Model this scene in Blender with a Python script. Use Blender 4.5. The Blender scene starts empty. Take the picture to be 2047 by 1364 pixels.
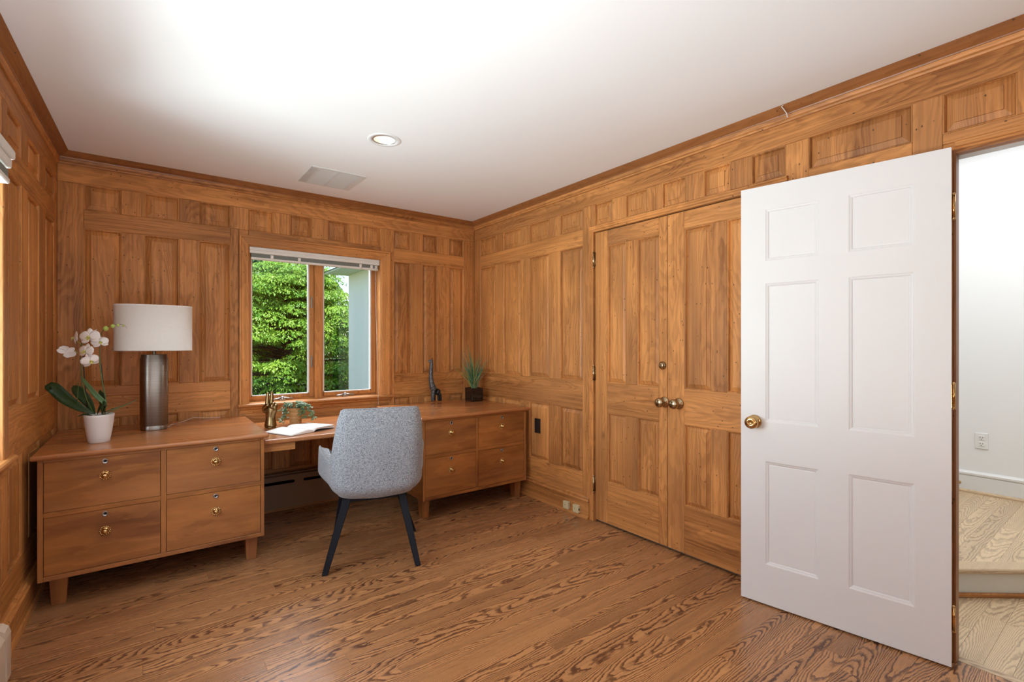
import bpy, math, random
from math import sin, cos, pi, sqrt, exp
from mathutils import Vector, Matrix
random.seed(11)
S = bpy.context.scene
COL = S.collection

# ------------------------------------------------------------------ camera
cam_d = bpy.data.cameras.new('camera'); cam = bpy.data.objects.new('camera', cam_d); COL.objects.link(cam)
cam.location = (0, 0, 1.263)
cam.rotation_euler = (pi / 2, 0, -0.642)
cam_d.sensor_width = 36; cam_d.lens = 17.175; cam_d.shift_y = 0.0029
cam_d.clip_start = 0.05; cam_d.clip_end = 300
S.camera = cam

# ------------------------------------------------------------------ sky, sun, daylight, exposure
W = bpy.data.worlds.new('world'); S.world = W; W.use_nodes = True
wn = W.node_tree; bg = wn.nodes['Background']
sky = wn.nodes.new('ShaderNodeTexSky'); sky.sky_type = 'NISHITA'; sky.sun_disc = False
sky.sun_elevation = math.radians(52); sky.sun_rotation = math.radians(168); sky.air_density = 1.0; sky.dust_density = 0.6
wn.links.new(sky.outputs[0], bg.inputs[0]); bg.inputs[1].default_value = 0.36
S.view_settings.view_transform = 'Standard'; S.view_settings.look = 'None'
S.view_settings.exposure = 0.08; S.view_settings.gamma = 1.0; S.view_settings.use_curve_mapping = False

def lamp(name, kind, loc, rot, energy, color=(1, 1, 1), **kw):
    d = bpy.data.lights.new(name, kind); d.energy = energy; d.color = color
    for k, v in kw.items(): setattr(d, k, v)
    o = bpy.data.objects.new(name, d); COL.objects.link(o); o.location = loc; o.rotation_euler = rot
    return o
sun = lamp('sun', 'SUN', (-4, -6, 12), (0, 0, 0), 9.0, (1, 0.95, 0.86), angle=0.009)
sun.rotation_euler = Vector((0.15, -0.70, 1.0)).to_track_quat('Z', 'Y').to_euler()
# daylight coming through the left window, which lies outside the frame (sky light, and light thrown up
# at the ceiling by the sunlit ground outside the left window), the hall's lamp, and added fill: above the back window, at the rear, and facing up
lamp('left_window_daylight', 'AREA', (-0.72, 2.06, 1.40), (0, math.radians(-90), 0), 42, (0.80, 0.92, 1.0), shape='RECTANGLE', size=1.15, size_y=1.3)
gb = lamp('left_ground_bounce', 'AREA', (-2.20, 2.10, 0.25), (0, 0, 0), 235, (0.78, 0.92, 1.0), shape='RECTANGLE', size=1.4, size_y=2.6)
gb.rotation_euler = Vector((-0.80, 0.0, -0.60)).to_track_quat('Z', 'Y').to_euler()
bw = lamp('back_sky_fill', 'AREA', (1.10, 4.85, 2.85), (0, 0, 0), 190, (0.92, 0.96, 1.0), shape='RECTANGLE', size=1.7, size_y=0.9)  # added lamp above the back window, standing in for a brighter sky
bw.rotation_euler = Vector((0.0, 0.85, 1.0)).to_track_quat('Z', 'Y').to_euler()
lamp('rear_fill', 'AREA', (0.55, -1.32, 1.42), (math.radians(90), 0, 0), 6, (0.86, 0.93, 1.0), shape='RECTANGLE', size=1.4, size_y=1.35)  # added fill from behind the camera, shining through an invented opening
lamp('hall_ceiling_lamp', 'AREA', (3.9, 0.3, 2.75), (0, 0, 0), 38, (0.97, 0.99, 1.0), shape='RECTANGLE', size=1.6, size_y=1.8)
lamp('uplight_fill', 'AREA', (-0.15, 0.30, 0.70), (math.pi, 0, 0), 54, (0.80, 0.92, 1.0), shape='DISK', size=0.9)  # added upward fill, standing in for bounced flash

# ------------------------------------------------------------------ node helpers
def new_mat(name):
    m = bpy.data.materials.new(name); m.use_nodes = True
    nt = m.node_tree; p = nt.nodes['Principled BSDF']
    return m, nt, p
class NT:
    def __init__(s, nt): s.nt = nt
    def node(s, t, props=None, **ins):
        n = s.nt.nodes.new(t)
        for k, v in (props or {}).items(): setattr(n, k, v)
        for k, v in ins.items():
            key = int(k[1:]) if k[0] == 'i' and k[1:].isdigit() else k.replace('_', ' ')
            s.set(n.inputs[key], v)
        return n
    def set(s, sock, v):
        if isinstance(v, bpy.types.NodeSocket): s.nt.links.new(v, sock)
        elif isinstance(v, bpy.types.Node): s.nt.links.new(v.outputs[0], sock)
        else: sock.default_value = v
    def m(s, op, a, b=0.0, c=0.0):
        n = s.nt.nodes.new('ShaderNodeMath'); n.operation = op
        s.set(n.inputs[0], a); s.set(n.inputs[1], b); s.set(n.inputs[2], c)
        return n.outputs[0]
    def vec(s, x, y, z):
        return s.node('ShaderNodeCombineXYZ', None, i0=x, i1=y, i2=z).outputs[0]
    def noise(s, v, scale=1.0, detail=2.0, rough=0.5):
        return s.node('ShaderNodeTexNoise', {'noise_dimensions': '3D'}, Vector=v, Scale=scale, Detail=detail, Roughness=rough).outputs[0]
    def mix(s, f, a, b, blend='MIX'):
        n = s.nt.nodes.new('ShaderNodeMix'); n.data_type = 'RGBA'; n.blend_type = blend
        s.set(n.inputs[0], f); s.set(n.inputs[6], a); s.set(n.inputs[7], b)
        return n.outputs[2]
    def ramp(s, f, stops):
        n = s.nt.nodes.new('ShaderNodeValToRGB'); s.set(n.inputs[0], f)
        e = n.color_ramp.elements
        while len(e) < len(stops): e.new(0.5)
        for k, (p, c) in enumerate(stops): e[k].position = p; e[k].color = c if len(c) == 4 else (*c, 1)
        return n.outputs[0]
    def smooth(s, x, a, b):
        n = s.nt.nodes.new('ShaderNodeMapRange'); n.interpolation_type = 'SMOOTHSTEP'
        s.set(n.inputs[0], x); n.inputs[1].default_value = a; n.inputs[2].default_value = b
        return n.outputs[0]
    def bump(s, h, strength, dist, p):
        b = s.node('ShaderNodeBump', None, Strength=strength, Distance=dist, Height=h)
        s.nt.links.new(b.outputs[0], p.inputs['Normal'])
def c4(c): return (c[0], c[1], c[2], 1.0)

def wood(name, light, dark, A=1500., B=8., C=3., cspan=0.08, contrast=0.6, sharp=0.35, rough=0.35, tone=0.2,
         streak=0.25, pores=0.25, holes=0.0, stain=0.15, coat=0.0, bump=0.15, spec=0.5, tint=None, wiggle=0.5):
    """flat-sawn boards: u runs across the board, v along the grain (both in metres, zero at the board's centre)"""
    m, nt, p = new_mat(name); n = NT(nt)
    uv = n.node('ShaderNodeSeparateXYZ', None, i0=n.node('ShaderNodeTexCoord').outputs['UV'])
    u, v = uv.outputs[0], uv.outputs[1]
    r = n.node('ShaderNodeObjectInfo').outputs['Random']
    r2 = n.m('FRACT', n.m('MULTIPLY', r, 37.7)); r3 = n.m('FRACT', n.m('MULTIPLY', r, 91.3))
    rz = n.m('MULTIPLY', r, 57.0)
    warp = n.noise(n.vec(n.m('MULTIPLY', u, 9.0), n.m('MULTIPLY', v, 2.2), rz), 1.0, 2.5, 0.5)
    uc = n.m('SUBTRACT', u, n.m('MULTIPLY', n.m('SUBTRACT', r2, 0.5), cspan))
    r4 = n.m('FRACT', n.m('MULTIPLY', r, 173.1))
    f = n.m('MULTIPLY', n.m('MULTIPLY', uc, uc), n.m('MULTIPLY', n.m('ADD', r3, 0.35), A))
    sgn = n.m('SUBTRACT', n.m('MULTIPLY', n.m('GREATER_THAN', r3, 0.5), 2.0), 1.0)
    f = n.m('ADD', f, n.m('MULTIPLY', v, n.m('MULTIPLY', sgn, n.m('MULTIPLY', n.m('ADD', n.m('MULTIPLY', r4, r4), 0.12), B))))
    f = n.m('ADD', f, n.m('MULTIPLY', warp, C))
    wig = n.noise(n.vec(n.m('MULTIPLY', u, 90.0), n.m('MULTIPLY', v, 30.0), rz), 1.0, 2.0, 0.6)
    f = n.m('ADD', f, n.m('MULTIPLY', wig, wiggle))
    saw = n.m('FRACT', f)
    band = n.m('MULTIPLY', n.smooth(saw, 0.0, 0.10), n.m('SUBTRACT', 1.0, n.smooth(saw, sharp, sharp + 0.45)))
    strk = n.noise(n.vec(n.m('MULTIPLY', u, 60.0), n.m('MULTIPLY', v, 1.2), rz), 1.0, 3.0, 0.6)
    por = n.noise(n.vec(n.m('MULTIPLY', u, 700.0), n.m('MULTIPLY', v, 26.0), rz), 1.0, 1.0, 0.5)
    big = n.noise(n.vec(n.m('MULTIPLY', u, 7.0), n.m('MULTIPLY', v, 1.7), n.m('ADD', rz, 9.0)), 1.0, 3.0, 0.55)
    fac = n.m('MULTIPLY', band, contrast)
    fac = n.m('ADD', fac, n.m('MULTIPLY', n.m('SUBTRACT', strk, 0.5), streak * 2))
    fac = n.m('ADD', fac, n.m('MULTIPLY', n.smooth(por, 0.55, 0.7), pores))
    fac = n.m('ADD', fac, n.m('MULTIPLY', n.m('SUBTRACT', big, 0.5), stain * 2.5))
    fac = n.m('ADD', fac, n.m('MULTIPLY', n.m('SUBTRACT', r, 0.5), tone))
    fac = n.m('MAXIMUM', n.m('MINIMUM', fac, 1.0), -0.35)
    nm = nt.nodes.new('ShaderNodeMix'); nm.data_type = 'RGBA'; nm.clamp_factor = False
    n.set(nm.inputs[0], fac); nm.inputs[6].default_value = c4(light); nm.inputs[7].default_value = c4(dark)
    col = nm.outputs[2]
    if tint:   # slow warm/cool drift of the board's colour
        dr = n.noise(n.vec(n.m('MULTIPLY', u, 3.0), n.m('MULTIPLY', v, 0.9), n.m('ADD', rz, 31.0)), 1.0, 2.0, 0.5)
        col = n.mix(n.m('MULTIPLY', n.smooth(dr, 0.45, 0.72), 0.55), col, c4(tint))
    if holes:
        vo = n.node('ShaderNodeTexVoronoi', {'feature': 'F1'}, Vector=n.vec(n.m('MULTIPLY', u, 30.0), n.m('MULTIPLY', v, 20.0), rz), Scale=1.0)
        gate = n.m('GREATER_THAN', n.node('ShaderNodeSeparateColor', None, i0=vo.outputs['Color']).outputs[0], 1.0 - holes)
        dot = n.m('MULTIPLY', n.m('SUBTRACT', 1.0, n.smooth(vo.outputs['Distance'], 0.05, 0.125)), gate)
        col = n.mix(n.m('MULTIPLY', dot, 0.85), col, (0.035, 0.014, 0.006, 1))
        vk = n.node('ShaderNodeTexVoronoi', {'feature': 'F1'}, Vector=n.vec(n.m('MULTIPLY', u, 5.0), n.m('MULTIPLY', v, 3.0), n.m('ADD', rz, 5.0)), Scale=1.0)
        gk = n.m('GREATER_THAN', n.node('ShaderNodeSeparateColor', None, i0=vk.outputs['Color']).outputs[1], 0.72)
        kn = n.m('MULTIPLY', n.m('SUBTRACT', 1.0, n.smooth(vk.outputs['Distance'], 0.02, 0.13)), gk)
        col = n.mix(n.m('MULTIPLY', kn, 0.45), col, (0.10, 0.035, 0.013, 1))
    nt.links.new(col, p.inputs['Base Color'])
    p.inputs['Roughness'].default_value = rough
    n.set(p.inputs['Roughness'], n.m('ADD', n.m('MULTIPLY', strk, 0.12), rough - 0.06))
    p.inputs['Specular IOR Level'].default_value = spec
    if coat: p.inputs['Coat Weight'].default_value = coat; p.inputs['Coat Roughness'].default_value = 0.12
    n.bump(n.m('ADD', n.m('MULTIPLY', band, -0.6), por), bump, 0.0006, p)
    return m
def plain(name, col, rough=0.5, metal=0.0, var=0.06, scale=12.0, bump=0.0, bscale=80.0, spec=0.5, coat=0.0, trans=0.0):
    m, nt, p = new_mat(name); n = NT(nt)
    tc = n.node('ShaderNodeTexCoord').outputs['Object']
    no = n.noise(tc, scale, 3.0, 0.6)
    d = tuple(max(0, c * (1 - var * 2)) for c in col); l = tuple(min(1, c * (1 + var)) for c in col)
    nt.links.new(n.mix(no, c4(d), c4(l)), p.inputs['Base Color'])
    p.inputs['Roughness'].default_value = rough; p.inputs['Metallic'].default_value = metal
    p.inputs['Specular IOR Level'].default_value = spec; p.inputs['Coat Weight'].default_value = coat
    if trans: p.inputs['Transmission Weight'].default_value = trans
    if bump: n.bump(n.noise(tc, bscale, 2.0, 0.5), bump, 0.002, p)
    return m

M = {}
M['pine'] = wood('pine_panelling', (0.56, 0.240, 0.072), (0.145, 0.043, 0.010), A=600, B=7, C=8, cspan=0.14, contrast=0.25, sharp=0.3,
                 rough=0.46, spec=0.3, tone=0.46, streak=0.70, pores=0.10, holes=0.75, stain=0.50, bump=0.10, tint=(0.34, 0.150, 0.055), wiggle=0.4)
M['oak'] = wood('oak_strip_floor', (0.485, 0.232, 0.094), (0.088, 0.032, 0.016), A=1600, B=15, C=8, cspan=0.16, contrast=0.88, sharp=0.18,
                rough=0.27, tone=0.26, streak=0.30, pores=0.22, stain=0.16, bump=0.12, spec=0.5, wiggle=0.9)
M['hall_oak'] = wood('hall_oak_floor', (0.60, 0.44, 0.27), (0.24, 0.155, 0.095), A=1300, B=14, C=7, cspan=0.16, contrast=0.6, sharp=0.18,
                     rough=0.35, tone=0.30, streak=0.25, pores=0.25, stain=0.14, bump=0.1, wiggle=0.9)
M['cherry'] = wood('cherry_cabinet', (0.37, 0.140, 0.036), (0.115, 0.030, 0.008), A=22, B=1.6, C=3.2, cspan=0.5, contrast=0.30, sharp=0.45,
                   rough=0.33, tone=0.18, streak=0.30, pores=0.05, stain=0.95, bump=0.04, tint=(0.40, 0.165, 0.060), wiggle=0.3)
M['cherry_top'] = wood('cherry_desktop', (0.43, 0.165, 0.056), (0.23, 0.070, 0.022), A=16, B=1.3, C=3.0, cspan=0.6, contrast=0.30, sharp=0.45,
                       rough=0.22, tone=0.1, streak=0.2, pores=0.05, stain=0.6, bump=0.03, tint=(0.46, 0.21, 0.09), wiggle=0.3)
M['pine_dark'] = wood('darkened_pine', (0.30, 0.115, 0.035), (0.10, 0.030, 0.008), A=600, B=7, C=8, cspan=0.14, contrast=0.2,
                      rough=0.40, tone=0.3, streak=0.5, pores=0.10, holes=0.75, stain=0.45, bump=0.10, wiggle=0.4)  # darker pine for the crown cove; on the door jamb it paints shade
M['paint'] = plain('ceiling_paint', (0.86, 0.86, 0.855), 0.9, var=0.008, scale=0.8)
M['wallpaint'] = plain('hall_wall_paint', (0.80, 0.81, 0.815), 0.8, var=0.01, scale=0.8)
M['doorpaint'] = plain('white_door_paint', (0.75, 0.75, 0.745), 0.42, var=0.012, scale=3)
M['cream'] = plain('cream_paint', (0.72, 0.70, 0.60), 0.6, var=0.02)
M['brass'] = plain('polished_brass', (0.62, 0.40, 0.17), 0.17, 1.0, var=0.1)
M['oldbrass'] = plain('aged_brass', (0.46, 0.34, 0.20), 0.24, 1.0, var=0.2)
M['steel'] = plain('grey_steel', (0.42, 0.42, 0.42), 0.35, 1.0, var=0.06)
M['dark'] = plain('dark_hole', (0.008, 0.007, 0.006), 0.8)
M['darkplate'] = plain('dark_brown_plate', (0.022, 0.015, 0.012), 0.4)
M['ivory'] = plain('ivory_plastic', (0.66, 0.56, 0.33), 0.45)
M['white_plastic'] = plain('white_plastic', (0.78, 0.78, 0.77), 0.4, var=0.01)
M['blind'] = plain('blind_enamel', (0.76, 0.74, 0.69), 0.45, var=0.02)
M['slat'] = plain('blind_slat', (0.28, 0.30, 0.27), 0.5, var=0.05)
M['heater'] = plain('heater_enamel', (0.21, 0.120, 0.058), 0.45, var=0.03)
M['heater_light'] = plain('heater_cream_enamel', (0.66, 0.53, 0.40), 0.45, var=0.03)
M['vent'] = plain('vent_enamel', (0.68, 0.68, 0.66), 0.6, var=0.02)
M['ventdark'] = plain('vent_dark', (0.56, 0.555, 0.54), 0.7)
M['blackleg'] = plain('black_painted_wood', (0.006, 0.008, 0.013), 0.55, var=0.1, spec=0.25)
M['blackpot'] = plain('black_gloss_ceramic', (0.006, 0.005, 0.005), 0.06, var=0.1, coat=0.5)
M['pot'] = plain('white_pot_plastic', (0.76, 0.74, 0.74), 0.5, var=0.02)
M['shade'] = plain('linen_lamp_shade', (0.74, 0.72, 0.69), 0.85, var=0.03, scale=60, bump=0.1, bscale=500)
M['paper'] = plain('book_paper', (0.82, 0.80, 0.78), 0.6, var=0.02)
M['bookcover'] = plain('book_cover', (0.10, 0.075, 0.085), 0.5)
M['bronze'] = plain('antique_gold_metal', (0.30, 0.205, 0.095), 0.30, 1.0, var=0.25, scale=25, bump=0.08, bscale=60)
M['soil'] = plain('potting_bark', (0.10, 0.07, 0.045), 0.95, var=0.4, scale=60, bump=0.6, bscale=90)
M['leaf'] = plain('orchid_leaf', (0.018, 0.055, 0.014), 0.36, var=0.3, scale=20)
M['leaflight'] = plain('orchid_young_leaf', (0.10, 0.20, 0.085), 0.40, var=0.2, scale=20)
M['stem'] = plain('green_stem', (0.10, 0.16, 0.045), 0.5, var=0.25, scale=40)
M['stake'] = plain('dark_stake', (0.010, 0.014, 0.010), 0.5)
M['bud'] = plain('green_bud', (0.42, 0.52, 0.10), 0.5, var=0.2, scale=60)
M['petal'] = plain('white_petal', (0.82, 0.79, 0.78), 0.55, var=0.03, scale=40)
M['lip'] = plain('yellow_green_lip', (0.62, 0.60, 0.16), 0.5, var=0.25, scale=120)
M['grassA'] = plain('grass_green', (0.06, 0.20, 0.11), 0.5, var=0.4, scale=30)
M['grassB'] = plain('grass_lime', (0.20, 0.30, 0.07), 0.5, var=0.3, scale=30)
M['grassC'] = plain('grass_straw', (0.40, 0.30, 0.12), 0.6, var=0.3, scale=30)
M['bark'] = plain('bark', (0.06, 0.045, 0.032), 0.9, var=0.3, bump=0.6, bscale=20)
M['roof'] = plain('roof_shingle', (0.10, 0.10, 0.10), 0.9, var=0.2)
M['soffit'] = plain('soffit_paint', (0.66, 0.68, 0.60), 0.7, var=0.02)
M['siding'] = plain('wing_wall_paint', (0.90, 0.86, 0.79), 0.8, var=0.01)
M['wire'] = plain('white_wire', (0.8, 0.78, 0.76), 0.5)

def leaf_mat(name, a, b, scale):
    m, nt, p = new_mat(name); n = NT(nt)
    no = n.noise(n.node('ShaderNodeTexCoord').outputs['Object'], scale, 2.0, 0.6)
    nt.links.new(n.ramp(no, [(0.3, a), (0.7, b)]), p.inputs['Base Color'])
    p.inputs['Roughness'].default_value = 0.42
    t = n.node('ShaderNodeBsdfTranslucent'); n.set(t.inputs[0], n.mix(no, c4([x * 1.2 for x in a]), c4([b[0] * 1.4, b[1] * 1.2, b[2]])))
    mx = n.node('ShaderNodeMixShader'); mx.inputs[0].default_value = 0.3
    nt.links.new(p.outputs[0], mx.inputs[1]); nt.links.new(t.outputs[0], mx.inputs[2])
    nt.links.new(mx.outputs[0], nt.nodes['Material Output'].inputs[0])
    return m
M['foliage'] = leaf_mat('garden_leaf', (0.085, 0.24, 0.018), (0.30, 0.47, 0.05), 3.0)
M['foliage_dark'] = leaf_mat('dark_leaf', (0.020, 0.075, 0.020), (0.045, 0.13, 0.03), 3.0)
M['ivyleaf'] = leaf_mat('ivy_leaf', (0.028, 0.10, 0.075), (0.30, 0.42, 0.17), 60.0)

def fabric():
    m, nt, p = new_mat('grey_tweed'); n = NT(nt)
    s = n.node('ShaderNodeSeparateXYZ', None, i0=n.node('ShaderNodeTexCoord').outputs['Object'])
    x, y, z = s.outputs
    w1 = n.noise(n.vec(n.m('MULTIPLY', x, 520.0), n.m('MULTIPLY', y, 520.0), n.m('MULTIPLY', z, 120.0)), 1.0, 2.0, 0.6)
    w2 = n.noise(n.vec(n.m('MULTIPLY', x, 110.0), n.m('MULTIPLY', y, 110.0), n.m('MULTIPLY', z, 520.0)), 1.0, 2.0, 0.6)
    w = n.m('ADD', n.m('MULTIPLY', w1, 0.5), n.m('MULTIPLY', w2, 0.5))
    nt.links.new(n.ramp(w, [(0.36, (0.055, 0.066, 0.088)), (0.48, (0.25, 0.272, 0.305)), (0.60, (0.46, 0.48, 0.50))]), p.inputs['Base Color'])
    p.inputs['Roughness'].default_value = 0.95; p.inputs['Sheen Weight'].default_value = 0.25
    n.bump(w, 0.4, 0.001, p)
    return m
M['tweed'] = fabric()
def brushed():
    m, nt, p = new_mat('brushed_gunmetal'); n = NT(nt)
    s = n.node('ShaderNodeSeparateXYZ', None, i0=n.node('ShaderNodeTexCoord').outputs['Object'])
    w = n.noise(n.vec(n.m('MULTIPLY', s.outputs[0], 3.0), n.m('MULTIPLY', s.outputs[1], 3.0), n.m('MULTIPLY', s.outputs[2], 500.0)), 1.0, 2.0, 0.6)
    nt.links.new(n.ramp(w, [(0.3, (0.20, 0.17, 0.15)), (0.7, (0.33, 0.30, 0.27))]), p.inputs['Base Color'])
    p.inputs['Metallic'].default_value = 1.0; p.inputs['Roughness'].default_value = 0.36; p.inputs['Anisotropic Rotation'].default_value = 0.25
    p.inputs['Anisotropic'].default_value = 0.85
    tg = n.node('ShaderNodeTangent', {'direction_type': 'RADIAL', 'axis': 'Z'}); nt.links.new(tg.outputs[0], p.inputs['Tangent'])
    return m
M['gunmetal'] = brushed()
def giraffe_mat():
    m, nt, p = new_mat('black_wood_white_dots'); n = NT(nt)
    tc = n.node('ShaderNodeTexCoord').outputs['Object']
    vo = n.node('ShaderNodeTexVoronoi', {'feature': 'DISTANCE_TO_EDGE'}, Vector=tc, Scale=95.0)
    s = n.node('ShaderNodeSeparateXYZ', None, i0=tc)
    gate = n.m('GREATER_THAN', n.m('ADD', n.m('MULTIPLY', s.outputs[0], -1.0), n.m('MULTIPLY', s.outputs[2], 0.13)), 0.012)
    f = n.m('MULTIPLY', n.m('SUBTRACT', 1.0, n.smooth(vo.outputs[0], 0.02, 0.10)), n.m('MULTIPLY', gate, 0.6))
    nt.links.new(n.mix(f, (0.010, 0.009, 0.009, 1), (0.38, 0.38, 0.40, 1)), p.inputs['Base Color'])
    p.inputs['Roughness'].default_value = 0.32
    return m
M['giraffe'] = giraffe_mat()
def basket_mat():
    m, nt, p = new_mat('woven_basket'); n = NT(nt)
    tc = n.node('ShaderNodeTexCoord').outputs['Object']
    w = n.node('ShaderNodeTexWave', {'bands_direction': 'Z'}, Vector=tc, Scale=32.0, Distortion=1.2, Detail=1.0).outputs[1]
    nt.links.new(n.ramp(w, [(0.15, (0.34, 0.15, 0.045)), (0.6, (0.62, 0.36, 0.14))]), p.inputs['Base Color'])
    p.inputs['Roughness'].default_value = 0.6; n.bump(w, 0.5, 0.003, p)
    return m
M['basket'] = basket_mat()
def glass_mat():
    m, nt, p = new_mat('window_glass'); n = NT(nt)
    nt.nodes.remove(p)
    t = n.node('ShaderNodeBsdfTransparent'); t.inputs[0].default_value = (0.97, 0.98, 0.97, 1)
    g = n.node('ShaderNodeBsdfGlossy'); g.inputs['Roughness'].default_value = 0.02
    lw = n.node('ShaderNodeLayerWeight'); lw.inputs[0].default_value = 0.5
    fr = n.m('ADD', n.m('MULTIPLY', n.m('POWER', lw.outputs['Facing'], 5.0), 0.9), 0.035)
    mx = n.node('ShaderNodeMixShader')
    nt.links.new(fr, mx.inputs[0]); nt.links.new(t.outputs[0], mx.inputs[1]); nt.links.new(g.outputs[0], mx.inputs[2])
    nt.links.new(mx.outputs[0], nt.nodes['Material Output'].inputs[0])
    return m
M['glass'] = glass_mat()
def emit_mat(name, col, st):
    m, nt, p = new_mat(name); p.inputs['Emission Color'].default_value = c4(col); p.inputs['Emission Strength'].default_value = st
    p.inputs['Base Color'].default_value = c4(col)
    return m
M['lampglow'] = emit_mat('lit_lamp_lens', (1.0, 0.97, 0.92), 4.0)
def ground_mat():
    m, nt, p = new_mat('garden_ground'); n = NT(nt)
    no = n.noise(n.node('ShaderNodeTexCoord').outputs['Object'], 1.2, 5.0, 0.6)
    nt.links.new(n.ramp(no, [(0.35, (0.05, 0.07, 0.02)), (0.65, (0.11, 0.15, 0.04))]), p.inputs['Base Color'])
    p.inputs['Roughness'].default_value = 0.95
    return m
M['ground'] = ground_mat()

# ------------------------------------------------------------------ mesh builder
class G:
    def __init__(s): s.v = []; s.f = []; s.sm = []
    def add(s, vs, fs, smooth=False):
        b = len(s.v); s.v += [Vector(p) for p in vs]
        for f in fs: s.f.append([b + i for i in f]); s.sm.append(smooth)
        return s
    def box(s, x0, x1, y0, y1, z0, z1):
        if x0 > x1: x0, x1 = x1, x0
        if y0 > y1: y0, y1 = y1, y0
        if z0 > z1: z0, z1 = z1, z0
        return s.add([(x0, y0, z0), (x1, y0, z0), (x1, y1, z0), (x0, y1, z0), (x0, y0, z1), (x1, y0, z1), (x1, y1, z1), (x0, y1, z1)],
                     [(0, 3, 2, 1), (4, 5, 6, 7), (0, 1, 5, 4), (1, 2, 6, 5), (2, 3, 7, 6), (3, 0, 4, 7)])
    def frustum(s, b, t, z0, z1):          # b, t = (x0,x1,y0,y1) at the bottom and the top
        vs = [(b[0], b[2], z0), (b[1], b[2], z0), (b[1], b[3], z0), (b[0], b[3], z0), (t[0], t[2], z1), (t[1], t[2], z1), (t[1], t[3], z1), (t[0], t[3], z1)]
        return s.add(vs, [(0, 3, 2, 1), (4, 5, 6, 7), (0, 1, 5, 4), (1, 2, 6, 5), (2, 3, 7, 6), (3, 0, 4, 7)])
    def prism(s, poly, z0, z1):
        n = len(poly); vs = [(x, y, z0) for x, y in poly] + [(x, y, z1) for x, y in poly]
        return s.add(vs, [tuple(range(n))[::-1], tuple(range(n, 2 * n))] + [(i, (i + 1) % n, n + (i + 1) % n, n + i) for i in range(n)])
    def sweep(s, prof, fn, a, b, smooth=False):   # closed profile [(p,q)], fn(p,q,t)->xyz at t=a and t=b
        n = len(prof); vs = [fn(p, q, a) for p, q in prof] + [fn(p, q, b) for p, q in prof]
        return s.add(vs, [tuple(range(n))[::-1], tuple(range(n, 2 * n))] + [(i, (i + 1) % n, n + (i + 1) % n, n + i) for i in range(n)], smooth)
    def lathe(s, prof, seg=24, c=(0, 0, 0), axis='z', smooth=True, sx=1.0, sy=1.0, power=None, cap=True):
        vs = []; n = len(prof)
        for r, h in prof:
            for k in range(seg):
                t = 2 * pi * k / seg; cx, cy = cos(t), sin(t)
                if power:
                    cx = math.copysign(abs(cx) ** power, cx); cy = math.copysign(abs(cy) ** power, cy)
                x, y = r * cx * sx, r * cy * sy
                p = {'z': (x, y, h), 'x': (h, x, y), 'y': (x, h, y)}[axis]
                vs.append((c[0] + p[0], c[1] + p[1], c[2] + p[2]))
        fs = [(i * seg + k, i * seg + (k + 1) % seg, (i + 1) * seg + (k + 1) % seg, (i + 1) * seg + k) for i in range(n - 1) for k in range(seg)]
        if cap: fs += [tuple(range(seg))[::-1], tuple((n - 1) * seg + k for k in range(seg))]
        return s.add(vs, fs, smooth)
    def tube(s, pts, rad, seg=8, smooth=True):
        pts = [Vector(p) for p in pts]; n = len(pts); vs = []
        rs = rad if isinstance(rad, (list, tuple)) else [rad] * n
        up = Vector((0.13, 0.21, 0.97))
        for i, p in enumerate(pts):
            d = (pts[min(i + 1, n - 1)] - pts[max(i - 1, 0)]).normalized()
            a = d.cross(up);  a = a.normalized() if a.length > 1e-4 else d.orthogonal().normalized(); b = d.cross(a)
            for k in range(seg):
                t = 2 * pi * k / seg; vs.append(p + (a * cos(t) + b * sin(t)) * rs[i])
        fs = [(i * seg + k, i * seg + (k + 1) % seg, (i + 1) * seg + (k + 1) % seg, (i + 1) * seg + k) for i in range(n - 1) for k in range(seg)]
        fs += [tuple(range(seg))[::-1], tuple((n - 1) * seg + k for k in range(seg))]
        return s.add(vs, fs, smooth)
    def grid(s, fn, nu, nv, smooth=True, closeu=False):
        vs = [fn(i / nu, j / nv) for j in range(nv + 1) for i in range(nu + (0 if closeu else 1))]
        w = nu if closeu else nu + 1
        fs = [(j * w + i, j * w + (i + 1) % w, (j + 1) * w + (i + 1) % w, (j + 1) * w + i) for j in range(nv) for i in range(nu)]
        return s.add(vs, fs, smooth)

def build(g, name, mat, parent=None, grain='z', bevel=0.0, origin=None, segs=1, recalc=True, fix=True):
    xs = [v.x for v in g.v]; ys = [v.y for v in g.v]; zs = [v.z for v in g.v]
    c = Vector(((min(xs) + max(xs)) / 2, (min(ys) + max(ys)) / 2, (min(zs) + max(zs)) / 2))
    o = Vector(origin) if origin is not None else c
    me = bpy.data.meshes.new(name)
    me.from_pydata([v - o for v in g.v], [], g.f)
    if recalc and fix:
        import bmesh
        bm = bmesh.new(); bm.from_mesh(me); bmesh.ops.recalc_face_normals(bm, faces=bm.faces); bm.to_mesh(me); bm.free()
    me.polygons.foreach_set('use_smooth', g.sm)
    uvl = me.uv_layers.new(name='UVMap').data
    gi = {'x': 0, 'y': 1, 'z': 2}[grain]; cc = c - o
    others = [k for k in range(3) if k != gi]
    for p in me.polygons:
        nn = [abs(x) for x in p.normal]; k = nn.index(max(nn))
        ou = others[1] if k == others[0] else others[0]
        vi = gi if k != gi else others[1]
        for li in p.loop_indices:
            q = me.vertices[me.loops[li].vertex_index].co
            uvl[li].uv = (q[ou] - cc[ou], q[vi] - cc[vi])
    ob = bpy.data.objects.new(name, me); COL.objects.link(ob)
    me.materials.append(M[mat] if isinstance(mat, str) else mat)
    ob.location = o
    if parent: ob.parent = parent
    if bevel:
        b = ob.modifiers.new('bevel', 'BEVEL'); b.width = bevel; b.segments = segs; b.limit_method = 'ANGLE'; b.harden_normals = False
    return ob
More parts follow.
